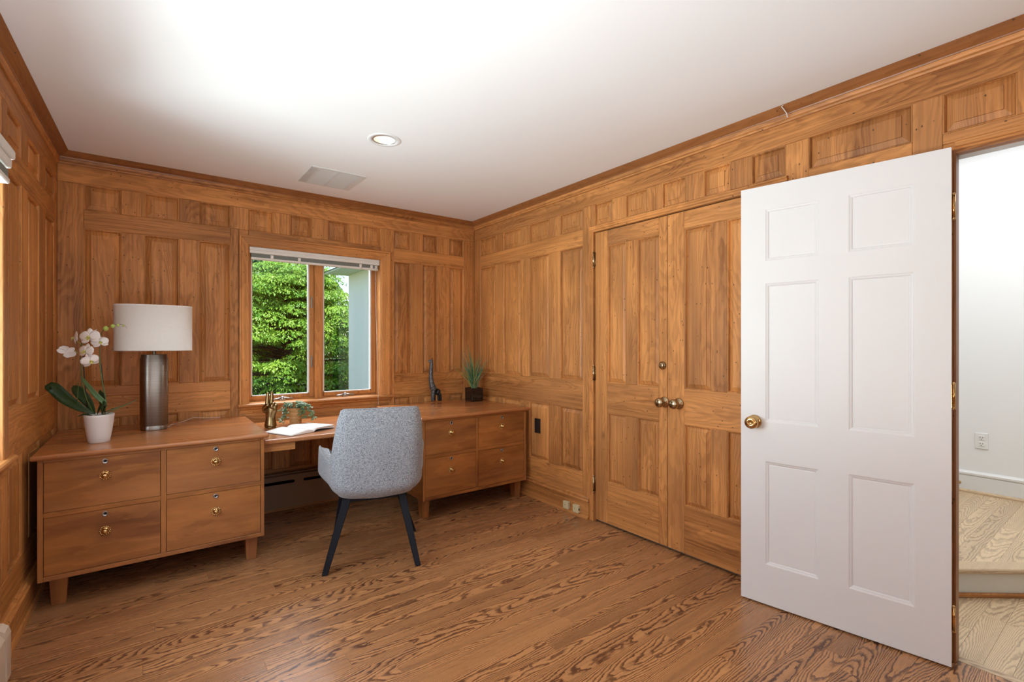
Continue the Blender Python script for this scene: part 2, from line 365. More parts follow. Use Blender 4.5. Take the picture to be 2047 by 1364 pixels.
def tag(o, label=None, cat=None, group=None, kind=None):
    if label: o['label'] = label
    if cat: o['category'] = cat
    if group: o['group'] = group
    if kind: o['kind'] = kind
    return o
def empty(name, loc, rz=0.0, parent=None):
    o = bpy.data.objects.new(name, None); COL.objects.link(o); o.location = loc; o.rotation_euler = (0, 0, rz); o.empty_display_size = 0.1
    if parent: o.parent = parent
    return o
def copy_tree(o, parent=None):
    c = o.copy(); COL.objects.link(c)
    if parent: c.parent = parent
    for ch in [x for x in COL.objects if x.parent == o]: copy_tree(ch, c)
    return c
def subsurf(o, lv=1):
    m = o.modifiers.new('sub', 'SUBSURF'); m.levels = lv; m.render_levels = lv

# ================================================================== ROOM SHELL
XR, YB, H = 2.56, 4.04, 2.44
YREAR = -1.2
# ---- floor of separate strips
fl = build(G().box(-0.60, XR, YREAR, YB, -0.06, -0.018), 'floor', 'dark'); tag(fl, kind='structure')
def plank_rows(parent, y0, y1, xa, xb, mat, base, w=0.0825, z=0.0, seed=3, lmin=0.7, lmax=1.9, known=None):
    rnd = random.Random(seed); k = math.floor((y0 - base) / w)
    while base + k * w < y1 - 0.004:
        a, b = base + k * w, base + (k + 1) * w
        a_, b_ = max(a, y0), min(b, y1)
        xs0 = max(xa(a_), xa(b_)) if callable(xa) else xa
        cuts = []
        kn = (known or {}).get(k)
        if kn: cuts = sorted(kn)
        else:
            x = xs0 + rnd.uniform(0.25, lmax)
            while x < xb - 0.3: cuts.append(x); x += rnd.uniform(lmin, lmax)
        pts = [None] + cuts + [xb]
        for i in range(len(pts) - 1):
            g0 = 0.0004
            l0 = xa(a_ + g0) if pts[i] is None and callable(xa) else (xa if pts[i] is None else pts[i] + g0)
            l1 = xa(b_ - g0) if pts[i] is None and callable(xa) else (xa if pts[i] is None else pts[i] + g0)
            r = pts[i + 1] - g0
            if l0 > r - 0.05 or l1 > r - 0.05: continue
            build(G().prism([(l0, a_ + g0), (r, a_ + g0), (r, b_ - g0), (l1, b_ - g0)], z - 0.018, z), 'plank', mat, parent, grain='x')
        k += 1
lwx = lambda y: -0.4376 - 0.0236 * (YB - y)
root_floor = fl
def reparent_world(parent): return parent
fe = fl
# children use world coordinates, so planks are parented to the floor through its own frame
class Rel:   # a parent whose children are given in world coordinates
    pass
def to_parent(o, p):
    o.parent = p; o.location = o.location - p.location
_old = build
def plank_parent(parent):
    return parent
before = set(COL.objects)
plank_rows(None, YREAR, YB, lambda y: lwx(y) + 0.001, XR + 0.03, 'oak', 1.255, seed=5,
           known={0: [0.62, 1.80], 10: [-0.1, 0.374, 1.9], 13: [-0.012, 1.3], 22: [0.266, 1.75], 4: [0.15, 1.55], 7: [0.9, 2.2]})
for o in [x for x in COL.objects if x not in before]: to_parent(o, fl)

# ---- ceiling with a round hole for the recessed lamp
LX, LY, LR = 1.098, 2.697, 0.066
g = G(); q = 0.12
x0, x1, y0, y1 = -0.62, XR + 0.1, YREAR - 0.1, YB + 0.1
for a in ((x0, x1, y0, LY - q), (x0, x1, LY + q, y1), (x0, LX - q, LY - q, LY + q), (LX + q, x1, LY - q, LY + q)):
    g.box(a[0], a[1], a[2], a[3], H, H + 0.02)
sg = 48; vs = []
for k in range(sg):
    t = 2 * pi * k / sg; c_, s_ = cos(t), sin(t); e = q / max(abs(c_), abs(s_))
    vs += [(LX + c_ * e, LY + s_ * e, H), (LX + c_ * LR, LY + s_ * LR, H)]
g.add(vs, [(2 * k, 2 * k + 1, (2 * k + 3) % (2 * sg), (2 * k + 2) % (2 * sg)) for k in range(sg)])
ceil = build(g, 'ceiling', 'paint', fix=False); tag(ceil, kind='structure')
# roof slab over the room so that no sky leaks in around the lamp
tag(build(G().box(-1.30, 2.655, YREAR - 1.0, YB + 0.35, 2.72, 2.85), 'roof', 'roof'), kind='structure')

# ---- panelled walls: local X along the wall, local +Y away from the room, Z up
def frame(name, loc, rz, g, mat='dark'):
    """wall root mesh whose local frame is the wall frame"""
    o = build(g, name, mat, origin=(0, 0, 0)); o.location = loc; o.rotation_euler = (0, 0, rz); tag(o, kind='structure')
    return o
BV = 0.0022
def board(par, name, u0, u1, z0, z1, n0=0.0, n1=-0.02, grain='z', mat='pine', bev=BV):
    g0 = 0.0003
    return build(G().box(min(u0, u1) + g0, max(u0, u1) - g0, -n0, -n1, z0 + g0, z1 - g0), name, mat, par, grain=grain, bevel=bev)
def raised(par, u0, u1, z0, z1, bw=0.036, mat='pine', name='panel', flat=False, mould=True, depth=0.017):
    if u0 > u1: u0, u1 = u1, u0
    bw = min(bw, (u1 - u0) * 0.24, (z1 - z0) * 0.3)
    if flat: loops = [(0, -0.0015), (0.004, -0.002), (0.011, -depth + 0.002), (0.013, -depth)]
    elif mould: loops = [(0, -0.0015), (0.004, -0.002), (0.008, -0.008), (0.0095, -depth), (0.012, -depth + 0.001), (bw, -0.0055), (bw + 0.0010, -0.0015)]
    else: loops = [(0, -depth), (0.001, -depth + 0.001), (bw, -0.0055), (bw + 0.0006, -0.003)]
    vs = []
    for i, n in loops: vs += [(u0 + i, -n, z0 + i), (u1 - i, -n, z0 + i), (u1 - i, -n, z1 - i), (u0 + i, -n, z1 - i)]
    fs = [(4 * k + j, 4 * k + (j + 1) % 4, 4 * k + 4 + (j + 1) % 4, 4 * k + 4 + j) for k in range(len(loops) - 1) for j in range(4)]
    L = 4 * (len(loops) - 1); fs.append((L, L + 1, L + 2, L + 3))
    return build(G().add(vs, fs), name, mat, par, grain='z', fix=False)
FZ, TZ, LZ = (2.10, 2.26), (0.993, 1.985), (0.312, 0.795)

def section(par, u_edges, cols, rows, rails):
    """full rails across u_edges, panels in each row and short muntins between the columns"""
    for z0, z1 in rails: board(par, 'rail', u_edges[0], u_edges[1], z0, z1, grain='x')
    for z0, z1, flat in rows:
        e = u_edges[0]
        for a, b in cols:
            if a - e > 0.004: board(par, 'muntin', e, a, z0, z1)
            raised(par, a, b, z0, z1); e = b
        if u_edges[1] - e > 0.004: board(par, 'muntin', e, u_edges[1], z0, z1)

# back wall (window in it)
WX0, WX1, WZ0, WZ1 = 0.605, 1.606, 0.824, 1.985
g = G()
for a in ((-0.60, WX0 - 0.012, 0, 2.44), (WX1 + 0.012, XR + 0.1, 0, 2.44), (WX0 - 0.012, WX1 + 0.012, 0, WZ0 - 0.025), (WX0 - 0.012, WX1 + 0.012, WZ1 + 0.012, 2.44)):
    g.box(a[0], a[1], 0.020, 0.13, a[2], a[3])
wb = frame('wall_back', (0, YB, 0), 0, g)
board(wb, 'rail', lwx(YB), XR, 2.26, 2.40, grain='x')
C_ = [(-.316, -.131), (-.012, .177), (.295, .484), (.599, .765), (.886, 1.048), (1.171, 1.333), (1.454, 1.614), (1.733, 1.892), (2.010, 2.162), (2.287, 2.441)]
board(wb, 'stile', lwx(YB), -.316, 0, 2.26)
RW = [(TZ[0], TZ[1], 0), (LZ[0], LZ[1], 0), (FZ[0], FZ[1], 0)]
RL = [(1.985, 2.10), (.795, .930), (.930, .993), (.155, .312), (0, .155)]
section(wb, (-.316, .484), C_[:3], RW, RL)
board(wb, 'stile', .484, .538, 0, 2.10)
board(wb, 'stile', .484, .599, 2.10, 2.26)
section(wb, (.599, 1.614), C_[3:7], [(2.10, 2.26, 0)], [(2.058, 2.10)])
board(wb, 'rail', .538, .599, 2.058, 2.10, grain='x')
section(wb, (.538, 1.688), C_[3:7], [(.312, .60, 0)], [(.60, .795), (.155, .312), (0, .155)])
board(wb, 'stile', 1.614, 1.733, 2.058, 2.26)
board(wb, 'stile', 1.688, 1.733, 0, 2.058)
section(wb, (1.733, 2.441), C_[7:], RW, RL)
board(wb, 'stile', 2.441, XR, 0, 2.26)

# right wall: local u = -y, loc x = XR
DY0, DY1, DZ = -0.33, 0.495, 2.03         # doorway
CY0, CY1, CZ = 1.17, 2.438, 2.056         # closet opening
g = G()
for a in ((CY1, YB + 0.1, 0, 2.44), (CY0, CY1, CZ, 2.44), (DY1 + 0.015, CY0, 0, 2.44), (DY0, DY1 + 0.015, DZ + 0.01, 2.44), (YREAR - 0.1, DY0, 0, 2.44)):
    g.box(-a[0], -a[1], 0.020, 0.12, a[2], a[3])
wr = frame('wall_right', (XR, 0, 0), -pi / 2, g)
def ry(cols): return sorted([(-a, -b) if a > b else (-b, -a) for a, b in cols])
board(wr, 'rail', -YB, 1.2, 2.26, 2.40, grain='x')
RC = [(3.939, 3.681), (3.557, 3.306), (3.186, 2.935), (2.806, 2.560)]
board(wr, 'stile', -YB, -3.939, 0, 2.26)
section(wr, (-3.939, -2.560), ry(RC), [(.990, 1.985, 0), (.317, .782, 0), (2.102, 2.26, 0)], [(1.985, 2.102), (.782, .990), (.155, .317), (0, .155)])
board(wr, 'stile', -2.560, -2.478, 0, 2.26)
RF = [(2.445, 2.277), (2.161, 1.988), (1.872, 1.706), (1.589, 1.427), (1.311, 1.139)]
section(wr, (-2.478, -1.139), ry(RF), [(2.105, 2.26, 0)], [(2.06, 2.105)])
board(wr, 'stile', -1.139, -1.033, 2.06, 2.26)
board(wr, 'stile', -1.128, -1.033, 0, 2.06)
section(wr, (-1.033, -.633), ry([(1.033, .633)]), [(.990, 2.02, 0), (.317, .782, 0), (2.105, 2.267, 0)], [(2.02, 2.105), (.782, .990), (0, .317)])
board(wr, 'stile', -.633, -.536, 0, 2.267)
section(wr, (-.536, .1), ry([(.536, .325), (.20, -.05)]), [(2.105, 2.267, 0)], [(2.062, 2.105)])
board(wr, 'stile', .1, .33, 2.062, 2.26)
board(wr, 'stile', .33, 1.2, 0, 2.26)
# doorway casing and jambs
build(G().box(-.5355, .33, 0, 0.02, DZ, 2.062).box(-DY1 - 0.004, .33, -0.012, 0.0, 2.040, 2.062), 'door_casing', 'pine', wr, grain='x', bevel=0.003)
build(G().box(-0.536, -DY1 - 0.010, -0.004, 0.02, 0, 2.0295), 'door_casing', 'pine', wr, grain='z', bevel=0.003)
build(G().box(-0.505, -DY1, -0.002, 0.045, 0, 2.03), 'door_jamb', 'pine_dark', wr, grain='z', bevel=0.002)  # shade on the jamb face is put into its darker colour
build(G().box(-0.53, -0.510, 0.045, 0.12, 0, 2.03).box(-0.53, .33, 0.045, 0.125, DZ - 0.006, DZ + 0.012), 'door_jamb', 'wallpaint', wr)
build(G().box(-DY1, .33, 0.0, 0.045, DZ - 0.012, DZ), 'door_jamb', 'pine', wr, grain='x')
build(G().box(.33, .345, -0.002, 0.12, 0, DZ), 'door_jamb', 'pine', wr)
# closet casing: header and jamb mouldings
build(G().sweep([(-0.0, 2.058), (-0.016, 2.060), (-0.020, 2.068), (-0.012, 2.078), (-0.012, 2.086), (-0.018, 2.092), (-0.018, 2.098), (0, 2.103)],
                lambda p, q, t: (t, p, q), -2.480, -1.126), 'closet_casing', 'pine', wr, grain='x')
build(G().sweep([(0.0, -2.478), (-0.014, -2.478), (-0.016, -2.470), (-0.006, -2.464), (-0.006, -2.456), (-0.014, -2.450), (-0.014, -2.441), (0.03, -2.439), (0.03, -2.478)],
                lambda p, q, t: (q, p, t), 0, 2.06), 'closet_casing', 'pine', wr, grain='z')
build(G().box(-1.17, -1.128, -0.014, 0.03, 0, 2.06), 'closet_casing', 'pine', wr, grain='z', bevel=0.003)

# left wall, slightly out of square: local u measured from the corner (u = 0) towards the camera (u < 0)
g = G()
LW0, LW1, LWZ0, LWZ1 = 2.730 - YB, 1.40 - YB, 0.80, 1.985
for a in ((0.1, LW0 + .013, 0, 2.44), (LW0 + .013, LW1 - .013, 0, LWZ0 - 0.02), (LW0 + .013, LW1 - .013, LWZ1 + .012, 2.44), (LW1 - .013, YREAR - YB, 0, 2.44)):
    g.box(a[0], a[1], 0.020, 0.13, a[2], a[3])
wl = frame('wall_left', (lwx(YB), YB, 0), pi / 2 - 0.0236, g)
board(wl, 'rail', YREAR - YB, 0, 2.26, 2.40, grain='x')
LC = [(3.958, 3.688), (3.530, 3.265), (3.133, 2.889)]
lu = lambda cols: sorted([(b - YB, a - YB) for a, b in cols])
board(wl, 'stile', 3.958 - YB, 0, 0, 2.26)
section(wl, (2.80 - YB, 3.958 - YB), lu(LC), [(.985, 1.990, 0), (.290, .765, 0), (2.108, 2.26, 0)], [(1.990, 2.108), (.765, .985), (.155, .290), (0, .155)])
section(wl, (1.30 - YB, 2.80 - YB), lu([(2.70, 2.44), (2.30, 2.04), (1.90, 1.64)]), [(2.108, 2.26, 0), (.290, .68, 0)], [(2.055, 2.108), (.68, .765), (0, .290)])
board(wl, 'stile', YREAR - YB, 1.30 - YB, 0, 2.26)
# rear wall behind the camera, with an opening added for the rear fill lamp
g = G()
for a in ((-0.75, -0.20, 0, 2.44), (1.30, XR + 0.1, 0, 2.44), (-0.20, 1.30, 0, 0.72), (-0.20, 1.30, 2.12, 2.44)): g.box(a[0], a[1], YREAR - 0.12, YREAR, a[2], a[3])
tag(build(g, 'wall_rear', 'pine', grain='z'), kind='structure')

# crown moulding (mitred runs), baseboards with cap and shoe
CR = [(0.0, 2.368), (0.010, 2.368), (0.014, 2.376), (0.009, 2.386), (0.013, 2.396), (0.014, 2.402), (0.0, 2.402)]
CV = [(0.0, 2.4025), (0.016, 2.4025), (0.018, 2.408), (0.024, 2.412), (0.036, 2.420), (0.050, 2.432), (0.058, 2.439), (0.058, 2.4395), (0.0, 2.4395)]
def run(name, prof, mat, p0, p1, m0=0, m1=0, grain='x'):
    """profile (n,z) extruded from p0 to p1 (plan points on the wall line); m0, m1: mitre sign at each end (+1 = inner corner)"""
    d = Vector((p1[0] - p0[0], p1[1] - p0[1], 0)); L = d.length; d.normalize(); nrm = Vector((-d.y, d.x, 0))   # room on the left of p0->p1
    n = len(prof); vs = []
    for (q, z) in prof: vs.append(Vector((p0[0], p0[1], z)) + nrm * q + d * (q * m0))
    for (q, z) in prof: vs.append(Vector((p1[0], p1[1], z)) + nrm * q - d * (q * m1))
    g = G().add(vs, [tuple(range(n))[::-1], tuple(range(n, 2 * n))] + [(i, (i + 1) % n, n + (i + 1) % n, n + i) for i in range(n)])
    return build(g, name, mat, grain=grain)
cb = (lwx(YB), YB); cr = (XR, YB)
tag(run('trim_1', CR, 'pine', cr, cb, 1, 1), kind='structure')
tag(run('trim_2', CR, 'pine', (XR, YREAR), cr, 0, 1, 'y'), kind='structure')
tag(run('trim_3', CR, 'pine', cb, (lwx(YREAR), YREAR), 1, 0, 'y'), kind='structure')
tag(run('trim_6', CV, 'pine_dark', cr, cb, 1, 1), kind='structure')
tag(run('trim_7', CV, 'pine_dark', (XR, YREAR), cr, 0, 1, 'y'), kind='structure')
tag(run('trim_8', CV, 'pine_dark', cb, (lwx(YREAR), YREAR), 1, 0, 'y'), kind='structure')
BB = [(0.0, 0.0), (0.030, 0.0), (0.030, 0.008), (0.024, 0.020), (0.016, 0.022), (0.016, 0.118), (0.022, 0.122), (0.024, 0.130), (0.018, 0.138), (0.016, 0.148), (0.010, 0.156), (0.0, 0.158)]
tag(run('baseboard_back', BB, 'pine', cr, cb, 1, 1), kind='structure')
tag(run('baseboard_right', BB, 'pine', (XR, 2.482), cr, 0, 1, 'y'), kind='structure')
tag(run('baseboard_left', BB, 'pine', cb, (lwx(YREAR), YREAR), 1, 0, 'y'), kind='structure')
# closet interior (dark box behind the doors)
tag(build(G().box(2.69, 3.2, 1.05, 1.07, 0, 2.3).box(2.69, 3.2, 2.55, 2.57, 0, 2.3).box(3.18, 3.2, 1.05, 2.57, 0, 2.3).box(2.68, 3.2, 1.05, 2.57, 2.28, 2.3).box(2.595, 3.2, 1.05, 2.57, -0.03, -0.002), 'closet_interior', 'cream'), kind='structure')

# ---- closet doors
def leaf_door(name, ya, yb, cols, label, knob_y, astragal=None, hinge_y=None):
    r = empty(name, (XR, 0, 0), -pi / 2); tag(r, label, kind='structure')
    z0, z1 = 0.017, 2.053
    edges = [ya] + [e for c in cols for e in c] + [yb]
    board(r, 'stile', -ya, -cols[0][0], z0, z1, 0.002, -0.033); board(r, 'stile', -cols[-1][1], -yb, z0, z1, 0.002, -0.033)
    for a, b in ((z0, .300), (.783, .995), (1.947, z1)): board(r, 'rail', -cols[0][0], -cols[-1][1], a, b, 0.002, -0.033, grain='x')
    for a, b in ((.300, .783), (.995, 1.947)):
        board(r, 'muntin', -cols[0][1], -cols[1][0], a, b, 0.002, -0.033)
        for c in cols: raised(r, -c[0], -c[1], a, b, bw=0.030, depth=0.015)
    build(G().box(-cols[0][0], -cols[-1][1], 0.020, 0.033, z0, z1), 'door_back', 'pine', r)
    k = knob_y
    kn = build(G().lathe([(0.0, 0.0), (0.033, 0.0), (0.034, -0.004), (0.030, -0.008), (0.014, -0.014), (0.011, -0.020), (0.012, -0.030), (0.022, -0.036), (0.029, -0.046), (0.030, -0.056), (0.026, -0.066), (0.016, -0.071), (0.0, -0.072)],
                         28, (-k, -0.003, 0.905), 'y', cap=False), 'door_knob', 'oldbrass', r)
    if astragal:
        pass
    if hinge_y:
        for hz in (1.865, 1.053, 0.266):
            h = G().lathe([(0.0065, 0), (0.0065, 0.10)], 10, (-hinge_y, -0.012, hz - 0.05))
            h.lathe([(0.004, 0), (0.008, 0.004), (0.003, 0.012), (0.0, 0.014)], 10, (-hinge_y, -0.012, hz + 0.05), cap=False)
            h.lathe([(0.0, -0.014), (0.003, -0.012), (0.008, -0.004), (0.004, 0)], 10, (-hinge_y, -0.012, hz - 0.05), cap=False)
            h.box(-hinge_y - 0.004, -hinge_y + 0.014, -0.006, -0.002, hz - 0.05, hz + 0.05)
            build(h, 'hinge', 'oldbrass', r)
    return r
d1 = leaf_door('door_1', 2.432, 1.832, [(2.317, 2.158), (2.060, 1.892)], 'left wooden closet door leaf with four raised panels, deadbolt and brass knob', 1.848, hinge_y=2.438)
build(G().lathe([(0.0, 0.0), (0.026, 0.0), (0.026, -0.006), (0.021, -0.010), (0.017, -0.018), (0.016, -0.020), (0.008, -0.021), (0.0, -0.0215)], 24, (-1.862, -0.003, 1.130), 'y', cap=False), 'deadbolt', 'oldbrass', d1)
d2 = leaf_door('door_2', 1.829, 1.172, [(1.713, 1.541), (1.445, 1.273)], 'right wooden closet door leaf with four raised panels and brass knob, half behind the white door', 1.748)

# ---- white six-panel door, standing open against the right wall
ang = math.atan2(0.98646, -0.16398)
wd = empty('door_3', (2.5, .497, 0), ang); tag(wd, 'open white painted six panel door with a round brass knob', kind='structure')
# local x runs from the hinge to the latch, local +y faces the room
DWd, DZ0, DZ1 = 0.780, 0.008, 2.027
pc = [(.110, .334), (.444, .669)]; pr = [(.199, .698), (.887, 1.556), (1.662, 1.913)]
def dboard(n, a, b, z0, z1): return build(G().box(a, b, -0.035, 0.0, z0, z1), n, 'doorpaint', wd)
dboard('stile', 0, pc[0][0], DZ0, DZ1); dboard('stile', pc[1][1], DWd, DZ0, DZ1)
for a, b in ((DZ0, .199), (.698, .887), (1.556, 1.662), (1.913, DZ1)): dboard('rail', pc[0][0], pc[1][1], a, b)
for z0, z1 in pr:
    dboard('muntin', pc[0][1], pc[1][0], z0, z1)
    for a, b in pc:
        loops = [(0, 0), (0.002, -0.0005), (0.006, -0.003), (0.012, -0.0045), (0.014, -0.008), (0.017, -0.009), (0.019, -0.0085), (0.021, -0.008)]
        vs = []
        for i, n in loops: vs += [(a + i, n, z0 + i), (b - i, n, z0 + i), (b - i, n, z1 - i), (a + i, n, z1 - i)]
        fs = [(4 * k + j, 4 * k + 4 + j, 4 * k + 4 + (j + 1) % 4, 4 * k + (j + 1) % 4) for k in range(len(loops) - 1) for j in range(4)]
        L = 4 * (len(loops) - 1); fs.append((L + 3, L + 2, L + 1, L))
        g = G().add(vs, fs); g.box(a, b, -0.033, -0.020, z0, z1)
        build(g, 'panel', 'doorpaint', wd, fix=False)
build(G().lathe([(0.0, 0.0), (0.032, 0.0), (0.033, 0.003), (0.028, 0.009), (0.014, 0.014), (0.012, 0.022), (0.014, 0.030), (0.026, 0.036), (0.031, 0.045), (0.030, 0.054), (0.025, 0.060), (0.012, 0.063), (0.009, 0.061), (0.008, 0.058), (0.0, 0.058)],
                30, (.716, 0.0005, .884), 'y', cap=False), 'door_knob', 'brass', wd)
build(G().lathe([(0.0, 0), (0.032, 0), (0.014, -0.014), (0.012, -0.03), (0.029, -0.045), (0.02, -0.055), (0, -0.056)], 20, (.716, -0.0355, .884), 'y', cap=False), 'door_knob', 'brass', wd)
build(G().box(DWd - 0.0005, DWd + 0.0015, -0.030, -0.006, .855, .913), 'latch_plate', 'brass', wd)
for hz in (1.80, 1.06, .19):
    h = G().lathe([(0.006, 0), (0.006, 0.09)], 10, (-0.006, -0.020, hz - 0.045))
    h.lathe([(0.006, 0), (0.007, 0.005), (0.0, 0.010)], 10, (-0.006, -0.020, hz + 0.045), cap=False)
    h.lathe([(0.0, -0.010), (0.007, -0.005), (0.006, 0)], 10, (-0.006, -0.020, hz - 0.045), cap=False)
    h.box(-0.0012, 0.0, -0.034, -0.004, hz - 0.045, hz + 0.045)
    build(h, 'hinge', 'brass', wd)

# ---- hall beyond the doorway
hf = build(G().box(XR + 0.001, 5.0, -1.6, 1.62, -0.06, -0.018), 'hall_floor', 'dark'); tag(hf, kind='structure')
before = set(COL.objects)
SX = lambda y: 3.243 + (y - .613) * (-.785 / .62)         # the diagonal foot of the step
rnd = random.Random(9)
def hall_rows(z, side, mat):
    k = math.floor((-1.3 - 1.255) / .0825)
    while 1.255 + k * .0825 < 1.58:
        a = 1.255 + k * .0825 + .0004; b = a + .0817; k += 1
        xa0, xb0 = (SX(a), SX(b)) if side else (2.635, 2.635)
        xa1, xb1 = (4.955, 4.955) if side else (SX(a) + 0.02, SX(b) + 0.02)
        xa0, xb0 = max(xa0, 2.635), max(xb0, 2.635); xa1, xb1 = min(xa1, 4.955), min(xb1, 4.955)
        if xa1 - xa0 < 0.05 or xb1 - xb0 < 0.05: continue
        cut = rnd.uniform(0.25, 0.75); lo, hi = max(xa0, xb0), min(xa1, xb1)
        if hi - lo > 0.6:
            c = lo + (hi - lo) * cut
            build(G().prism([(xa0, a), (c - .0004, a), (c - .0004, b), (xb0, b)], z - .018, z), 'plank', mat, grain='x')
            build(G().prism([(c + .0004, a), (xa1, a), (xb1, b), (c + .0004, b)], z - .018, z), 'plank', mat, grain='x')
        else:
            build(G().prism([(xa0, a), (xa1, a), (xb1, b), (xb0, b)], z - .018, z), 'plank', mat, grain='x')
hall_rows(0.0, False, 'hall_oak')
build(G().box(XR + 0.031, 2.634, DY0, .51, -0.018, 0.001), 'threshold', 'hall_oak', None, grain='y', bevel=0.001)
for o in [x for x in COL.objects if x not in before]: to_parent(o, hf)
dd = Vector((.785, -.62, 0)).normalized(); dn = Vector((.62, .785, 0)).normalized()
P0 = Vector((3.243, .613, 0))
def diag(t0, t1, n0, n1): return [tuple((P0 + dd * a + dn * b)[:2]) for a, b in ((t0, n0), (t1, n0), (t1, n1), (t0, n1))]
st = build(G().prism(diag(-0.75, 2.15, 0.015, 0.04), 0, 0.124), 'hall_step', 'cream'); tag(st, kind='structure')
before = set(COL.objects)
build(G().prism(diag(-0.75, 2.15, -0.004, 0.015), 0, 0.020), 'shoe_moulding', 'pine', grain='x', bevel=0.004)
build(G().prism(diag(-0.75, 2.15, -0.022, 0.075), 0.124, 0.1515), 'nosing', 'hall_oak', grain='x', bevel=0.009, segs=3)
for o in [x for x in COL.objects if x not in before]: to_parent(o, st)
lf = build(G().prism([(2.66, 1.30), (4.955, -.70), (4.955, 1.58), (2.66, 1.58)], 0.05, 0.13), 'hall_landing', 'dark'); tag(lf, kind='structure')
before = set(COL.objects); SXo = SX
SX = lambda y: SXo(y) + 0.095
hall_rows(0.15, True, 'hall_oak')
SX = SXo
for o in [x for x in COL.objects if x not in before]: to_parent(o, lf)
HW = 4.955
tag(build(G().box(HW, HW + .1, -1.6, 1.7, 0, 3.0), 'hall_wall_far', 'wallpaint'), kind='structure')
tag(build(G().box(2.68, HW, 1.58, 1.68, 0, 3.0), 'hall_wall_left', 'wallpaint'), kind='structure')
tag(build(G().box(2.68, HW, -1.70, -1.6, 0, 3.0), 'hall_wall_right', 'wallpaint'), kind='structure')
tag(build(G().box(2.66, 2.68, -1.7, 1.68, 2.45, 3.0).box(2.681, 2.69, -1.6, DY0, 0, 2.5).box(2.681, 2.69, .512, 1.04, 0, 2.5).box(2.681, 2.69, DY0, .512, 2.03, 2.5), 'hall_wall_near', 'wallpaint'), kind='structure')
tag(build(G().box(2.66, HW + .1, -1.7, 1.7, 3.0, 3.05), 'hall_ceiling', 'paint'), kind='structure')
tag(run('trim_4', [(0, .15), (.016, .15), (.016, .27), (.010, .275), (.020, .285), (.020, .297), (.010, .305), (.006, .311), (0, .311)], 'doorpaint', (HW, -1.5), (HW, 1.58), 0, 0, 'y'), kind='structure')
tag(run('trim_5', [(0.016, .15), (.030, .15), (.030, .160), (.024, .170), (.016, .172)], 'hall_oak', (HW, -1.5), (HW, 1.58), 0, 0, 'y'), kind='structure')
o = empty('outlet', (HW - 0.001, .815, .544), -pi / 2); tag(o, 'white duplex outlet plate on the white hall wall', 'outlet')
build(G().box(-.036, .036, -0.006, 0, -.058, .058), 'cover_plate', 'white_plastic', o, bevel=0.002)
for s in (-1, 1):
    rc = build(G().box(-.017, .017, -0.009, -0.006, s * .0225 - .0165, s * .0225 + .0165), 'receptacle', 'white_plastic', o, bevel=0.003)
    sl = build(G().box(-.0085, -.006, -0.0096, -0.009, s * .0225 - .001, s * .0225 + .010).box(.006, .0085, -0.0096, -0.009, s * .0225 - .001, s * .0225 + .009).lathe([(0.0028, -0.0096), (0.0028, -0.009)], 8, (0, 0, s * .0225 - .009), 'y'), 'slots', 'dark')
    sl.parent = rc; sl.location = sl.location - rc.location
o = empty('door_stop', (HW - .016, .936, .216), -pi / 2); tag(o, 'small brass door stop on the white hall baseboard', 'door stop')
build(G().lathe([(0.011, 0), (0.011, -.004), (0.005, -.008), (0.005, -.05), (0.009, -.055), (0.009, -.068), (0.004, -.072)], 12, (0, 0, 0), 'y'), 'spring', 'brass', o)

# ================================================================== WINDOW IN THE BACK WALL
w1 = empty('window_1', (1.105, YB, WZ0)); tag(w1, kind='structure')
def wp(g, name, mat, grain='z', bevel=0.002, parent=None, segs=1):
    o = build(g, name, mat, grain=grain, bevel=bevel, segs=segs)
    base = Vector((1.105, YB, WZ0)); par = parent or w1
    o.parent = par; o.location = o.location - (base if parent is None else parent.matrix_basis.translation + base)
    return o
CO0, CO1, COZ = .538, 1.688, 2.058
# casing boards with mitred corners and a back-band step
def casing(poly_outer_inner, name, grain):
    (ox0, oz0), (ox1, oz1), (ix1, iz1), (ix0, iz0) = poly_outer_inner
    vs = []
    for (a, b, y) in ((0, 0, 0.0), ): pass
    prof = [(0.0, 0.0), (0.0, 0.024), (0.16, 0.026), (0.24, 0.018), (0.85, 0.014), (0.95, 0.006), (1.0, 0.004), (1.0, 0.0)]
    A_, B_, C2, D_ = Vector((ox0, 0, oz0)), Vector((ox1, 0, oz1)), Vector((ix1, 0, iz1)), Vector((ix0, 0, iz0))
    v = [A_.lerp(D_, t) + Vector((0, YB - h, 0)) for t, h in prof] + [B_.lerp(C2, t) + Vector((0, YB - h, 0)) for t, h in prof]
    n = len(prof)
    return wp(G().add(v, [(i, i + 1, n + i + 1, n + i) for i in range(n - 1)] + [tuple(range(n))[::-1], tuple(range(n, 2 * n))]), name, 'pine', grain, 0)
casing([(CO0, WZ0), (CO0, COZ), (WX0, WZ1), (WX0, WZ0)], 'casing', 'z')
casing([(CO0, COZ), (CO1, COZ), (WX1, WZ1), (WX0, WZ1)], 'casing', 'x')
casing([(CO1, COZ), (CO1, WZ0), (WX1, WZ0), (WX1, WZ1)], 'casing', 'z')
wp(G().sweep([(YB + .10, .800), (YB - .035, .800), (YB - .043, .805), (YB - .046, .812), (YB - .043, .819), (YB - .035, .824), (YB + .10, .824)], lambda p, q, t: (t, p, q), .528, 1.708), 'stool', 'pine', 'x', 0)
wp(G().sweep([(YB, .755), (YB - .008, .755), (YB - .010, .775), (YB - .022, .785), (YB - .028, .799), (YB, .7995)], lambda p, q, t: (t, p, q), .545, 1.690), 'apron', 'pine', 'x', 0)
